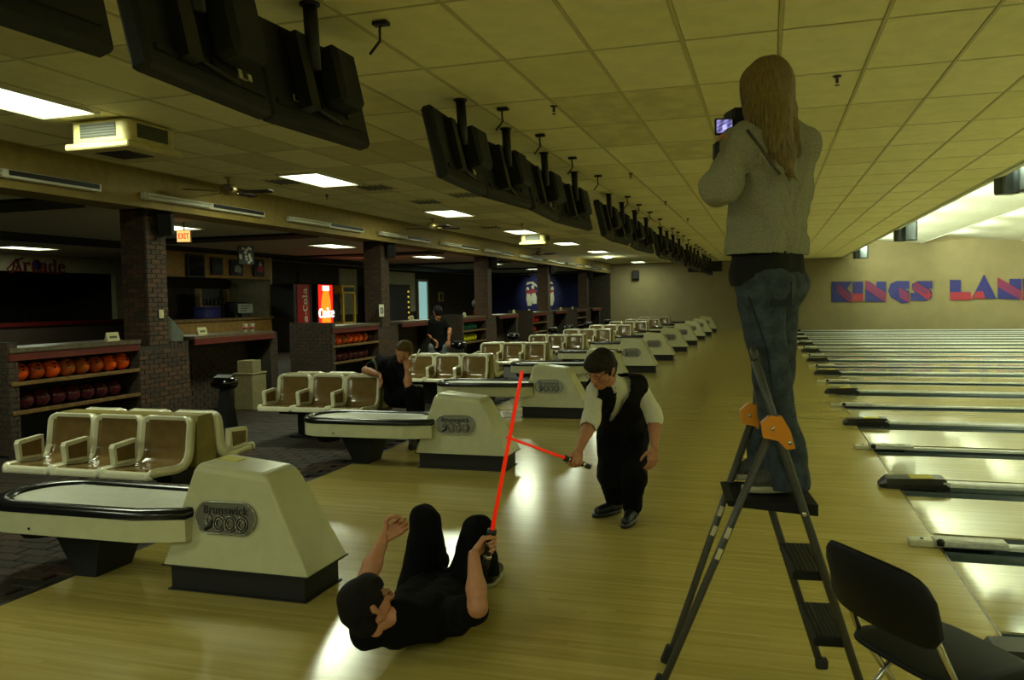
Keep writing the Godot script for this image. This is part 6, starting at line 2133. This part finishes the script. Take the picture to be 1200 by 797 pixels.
	shoe(t, J.anL, J.anL + Vector3(-0.02, 0, 0.17), M.shoe_black, M.shoe_black)
	toy_sword("toy_sword", "thin red toy sword held low by the crouching person", tip, grip + sdir * 0.075, M.blade, 0.19)

# ------------------------------------------------------------------ the man on the floor
func build_lying_man():
	fold_noise.seed = 15
	var J = {"shL": Vector3(-1.70, 0.15, -3.22), "shR": Vector3(-1.37, 0.17, -3.42), "elL": pd(429, 680, 3.74), "wrL": pd(450, 630, 3.84), "elR": pd(560, 712, 3.52), "wrR": pd(570, 654, 3.60),
		"hipL": Vector3(-1.72, 0.12, -3.82), "hipR": Vector3(-1.49, 0.12, -3.86), "knL": pd(498, 610, 4.28), "knR": pd(560, 622, 4.24), "anL": Vector3(-1.83, 0.09, -4.36), "anR": Vector3(-1.50, 0.09, -4.30), "neck": Vector3(-1.57, 0.22, -3.27)}
	var hc = Vector3(-1.685, 0.275, -3.195)
	var X = look(hc, Vector3(0.55, 0.42, -0.72), Vector3(-0.45, 0.85, 0.25))
	var hl = hand_prims(aim(J.wrL, Vector3(0.45, 0.35, -0.4), Vector3(-0.1, 0.8, -0.3), 1.0), 1.0, [1.15, 0.9, 0.85, 0.8], 1.0)
	var tip = pd(612, 434, 3.55)
	var grip = pd(573, 641, 3.63)
	var sdir = (tip - grip).normalized()
	var hx = aim(Vector3.ZERO, Vector3(0.25, 0.35, -0.9), sdir, 1.0)
	hx.origin = grip - hx.basis * Vector3(0, 0.075, -0.032)
	J.wrR = hx.origin
	var hr = hand_prims(hx, 1.0, 1.25, 1.0)
	var t = person("person in black lying on the wooden floor with knees up", J, Vector3(-1.6, 0, -3.6), [hl, hr], X)
	face(t, X, true)
	var hp = []
	for a in [[0, 0.045, -0.025, 0, 0.045, 0.018, 0.093, 0.088], [0, 0.005, -0.05, 0, -0.05, -0.05, 0.083, 0.07], [-0.055, 0.02, -0.02, -0.06, -0.02, -0.02, 0.042, 0.03], [0.055, 0.02, -0.02, 0.06, -0.02, -0.02, 0.042, 0.03], [-0.045, 0.07, 0.06, 0.045, 0.07, 0.06, 0.028, 0.028]]:
		hp.append([X * Vector3(a[0], a[1], a[2]), X * Vector3(a[3], a[4], a[5]), a[6], a[7]])
	var Xi = X.affine_inverse()
	worn(t, "hair", hp, 0.006, 0.02, M.hair_dark, func(p):
		var l = Xi * p
		return l.z > 0.06 and l.y < 0.045, 0.006, "short dark hair")
	var sh = torso_prims(J, 0.020)
	sh.append([(J.shL + J.shR) / 2, J.neck, 0.085, 0.06])
	sh.append([J.shL, J.shL.lerp(J.elL, 0.55), 0.078, 0.068])
	sh.append([J.shR, J.shR.lerp(J.elR, 0.75), 0.082, 0.070])
	worn(t, "shirt", sh, 0.011, 0.03, M.black_cloth, func(p): return p.y < 0.004, 0.010, "black short-sleeved shirt")
	var tr = [[J.hipL, J.hipR, 0.112, 0.112]]
	for q in ["L", "R"]:
		tr.append([J["hip" + q], J["kn" + q], 0.112, 0.078])
		tr.append([J["kn" + q], J["an" + q], 0.076, 0.056])
	worn(t, "trousers", tr, 0.011, 0.03, M.black_cloth, func(p): return p.y < 0.004, 0.010, "black trousers")
	shoe(t, J.anL, J.anL + Vector3(-0.06, 0, -0.16), M.shoe_black, M.sole)
	shoe(t, J.anR, J.anR + Vector3(-0.01, 0, -0.17), M.shoe_black, M.sole)
	toy_sword("toy_sword", "red toy sword held upright by the person lying on the floor", tip, grip + sdir * 0.075, M.blade, 0.17)

# ------------------------------------------------------------------ people further off
func build_far_people():
	fold_noise.seed = 21
	var D = 9.55
	var J = {"shR": pd(446, 424, D + 0.1), "shL": pd(470, 428, D - 0.15), "elR": pd(428, 434, D + 0.1), "wrR": pd(445, 439, D - 0.15), "elL": pd(479, 453, D - 0.35), "wrL": pd(477, 434, D - 0.30),
		"hipR": pd(461, 466, D + 0.05), "hipL": pd(474, 467, D - 0.05), "knR": pd(482, 460, D - 0.35), "knL": pd(490, 461, D - 0.25), "anR": pd(484, 495, D - 0.45), "anL": pd(492, 496, D - 0.3), "neck": pd(466, 421, D - 0.1)}
	J.anR.y = 0.09; J.anL.y = 0.09
	var X = look(pd(473, 413, D - 0.18), Vector3(0.25, -0.12, 0.95), Vector3(0.22, 1, 0))
	var hr = hand_prims(aim(J.wrR, Vector3(0.35, -0.85, 0.3), Vector3(0.6, 0, 0.5), 1.0), 1.0, 0.3, 0.3)
	var hl = hand_prims(aim(J.wrL, Vector3(-0.05, 1, -0.1), Vector3(0.7, 0, -0.3), 1.0), 1.0, 0.9, 0.5)
	var t = person("person in a dark polo sitting with one arm over the bench back", J, Vector3(-4.2, 0.42, -8.9), [hr, hl], X, 0.016, 0.005)
	face(t, X)
	var hp = []
	for a in [[0, 0.05, -0.025, 0, 0.05, 0.02, 0.093, 0.09], [0, 0.01, -0.05, 0, -0.03, -0.045, 0.082, 0.07], [-0.045, 0.066, 0.066, 0.045, 0.066, 0.066, 0.032, 0.032]]:
		hp.append([X * Vector3(a[0], a[1], a[2]), X * Vector3(a[3], a[4], a[5]), a[6], a[7]])
	var Xi = X.affine_inverse()
	worn(t, "hair", hp, 0.009, 0.02, noisy(Color(0.25, 0.20, 0.09), Color(0.34, 0.27, 0.13), 0.12, 0.03, 0.7, 0.0, 121, 0.3), func(p):
		var l = Xi * p
		return l.z > 0.06 and l.y < 0.036, 0.006, "short brown hair")
	var sh = torso_prims(J, 0.018)
	sh.append([(J.shL + J.shR) / 2, J.neck, 0.08, 0.06])
	for q in ["L", "R"]: sh.append([J["sh" + q], J["sh" + q].lerp(J["el" + q], 0.6), 0.075, 0.066])
	worn(t, "shirt", sh, 0.014, 0.03, M.black_cloth, null, 0.008, "dark polo shirt")
	var st = S(false)
	tube(st, [pd(437, 421, D - 0.05) - t.position, pd(441, 428, D - 0.08) - t.position, pd(442, 435, D - 0.05) - t.position], 0.018, 8)
	mk("sleeve_stripe", st, M.stripe, t)
	var tr = [[J.hipL, J.hipR, 0.11, 0.11]]
	for q in ["L", "R"]:
		tr.append([J["hip" + q], J["kn" + q], 0.105, 0.08])
		tr.append([J["kn" + q], J["an" + q], 0.078, 0.058])
	worn(t, "trousers", tr, 0.016, 0.03, M.black_cloth, null, 0.006)
	shoe(t, J.anR, J.anR + Vector3(0.05, 0, 0.16), M.shoe_black, M.shoe_black)
	shoe(t, J.anL, J.anL + Vector3(0.10, 0, 0.14), M.shoe_black, M.shoe_black)
	toy_sword("toy_sword", "white toy sword leaning against the seats beside the sitting person", pd(492, 409, 10.35), pd(478, 441, 10.2), M.blade_white, 0.2)
	# someone in dark clothes and grey shorts at the wall opening
	D = 17.4
	J = {"shL": pd(506, 378, D), "shR": pd(521, 378, D + 0.1), "elL": pd(503, 392, D), "wrL": pd(511, 400, D - 0.1), "elR": pd(527, 386, D - 0.1), "wrR": pd(526, 399, D - 0.15),
		"hipL": pd(508, 407, D), "hipR": pd(520, 407, D), "knL": pd(507, 427, D), "knR": pd(521, 427, D), "anL": pd(506, 444, D), "anR": pd(522, 444, D), "neck": pd(513, 374, D)}
	J.anL.y = 0.09; J.anR.y = 0.09
	X = look(pd(513, 366, D), Vector3(-0.6, -0.2, -0.7), Vector3.UP)
	hr = hand_prims(aim(J.wrR, Vector3(0, -1, 0.2), Vector3(-0.7, 0, 0.4), 1.0), 1.0, 0.4, 0.4)
	hl = hand_prims(aim(J.wrL, Vector3(0.3, -0.8, 0.2), Vector3(0.7, 0, 0.4), 1.0), 1.0, 0.4, 0.4)
	t = person("person in a dark shirt and grey shorts standing at the wall opening behind the seats", J, Vector3(J.anL.x, 0, J.anL.z), [hr, hl], X, 0.02, 0.008)
	hp = []
	for a in [[0, 0.05, -0.025, 0, 0.05, 0.02, 0.093, 0.09], [0, 0.01, -0.05, 0, -0.03, -0.045, 0.082, 0.07]]:
		hp.append([X * Vector3(a[0], a[1], a[2]), X * Vector3(a[3], a[4], a[5]), a[6], a[7]])
	worn(t, "hair", hp, 0.012, 0.02, M.hair_dark)
	sh = torso_prims(J, 0.02)
	for q in ["L", "R"]: sh.append([J["sh" + q], J["sh" + q].lerp(J["el" + q], 0.8), 0.075, 0.066])
	worn(t, "shirt", sh, 0.018, 0.03, M.black_cloth)
	tr = [[J.hipL, J.hipR, 0.11, 0.11]]
	for q in ["L", "R"]: tr.append([J["hip" + q], J["kn" + q], 0.105, 0.085])
	worn(t, "shorts", tr, 0.018, 0.03, M.grey_cloth, null, 0.0, "grey shorts")
	shoe(t, J.anL, J.anL + Vector3(-0.08, 0, -0.14), M.shoe_black, M.sole)
	shoe(t, J.anR, J.anR + Vector3(-0.08, 0, -0.14), M.shoe_black, M.sole)
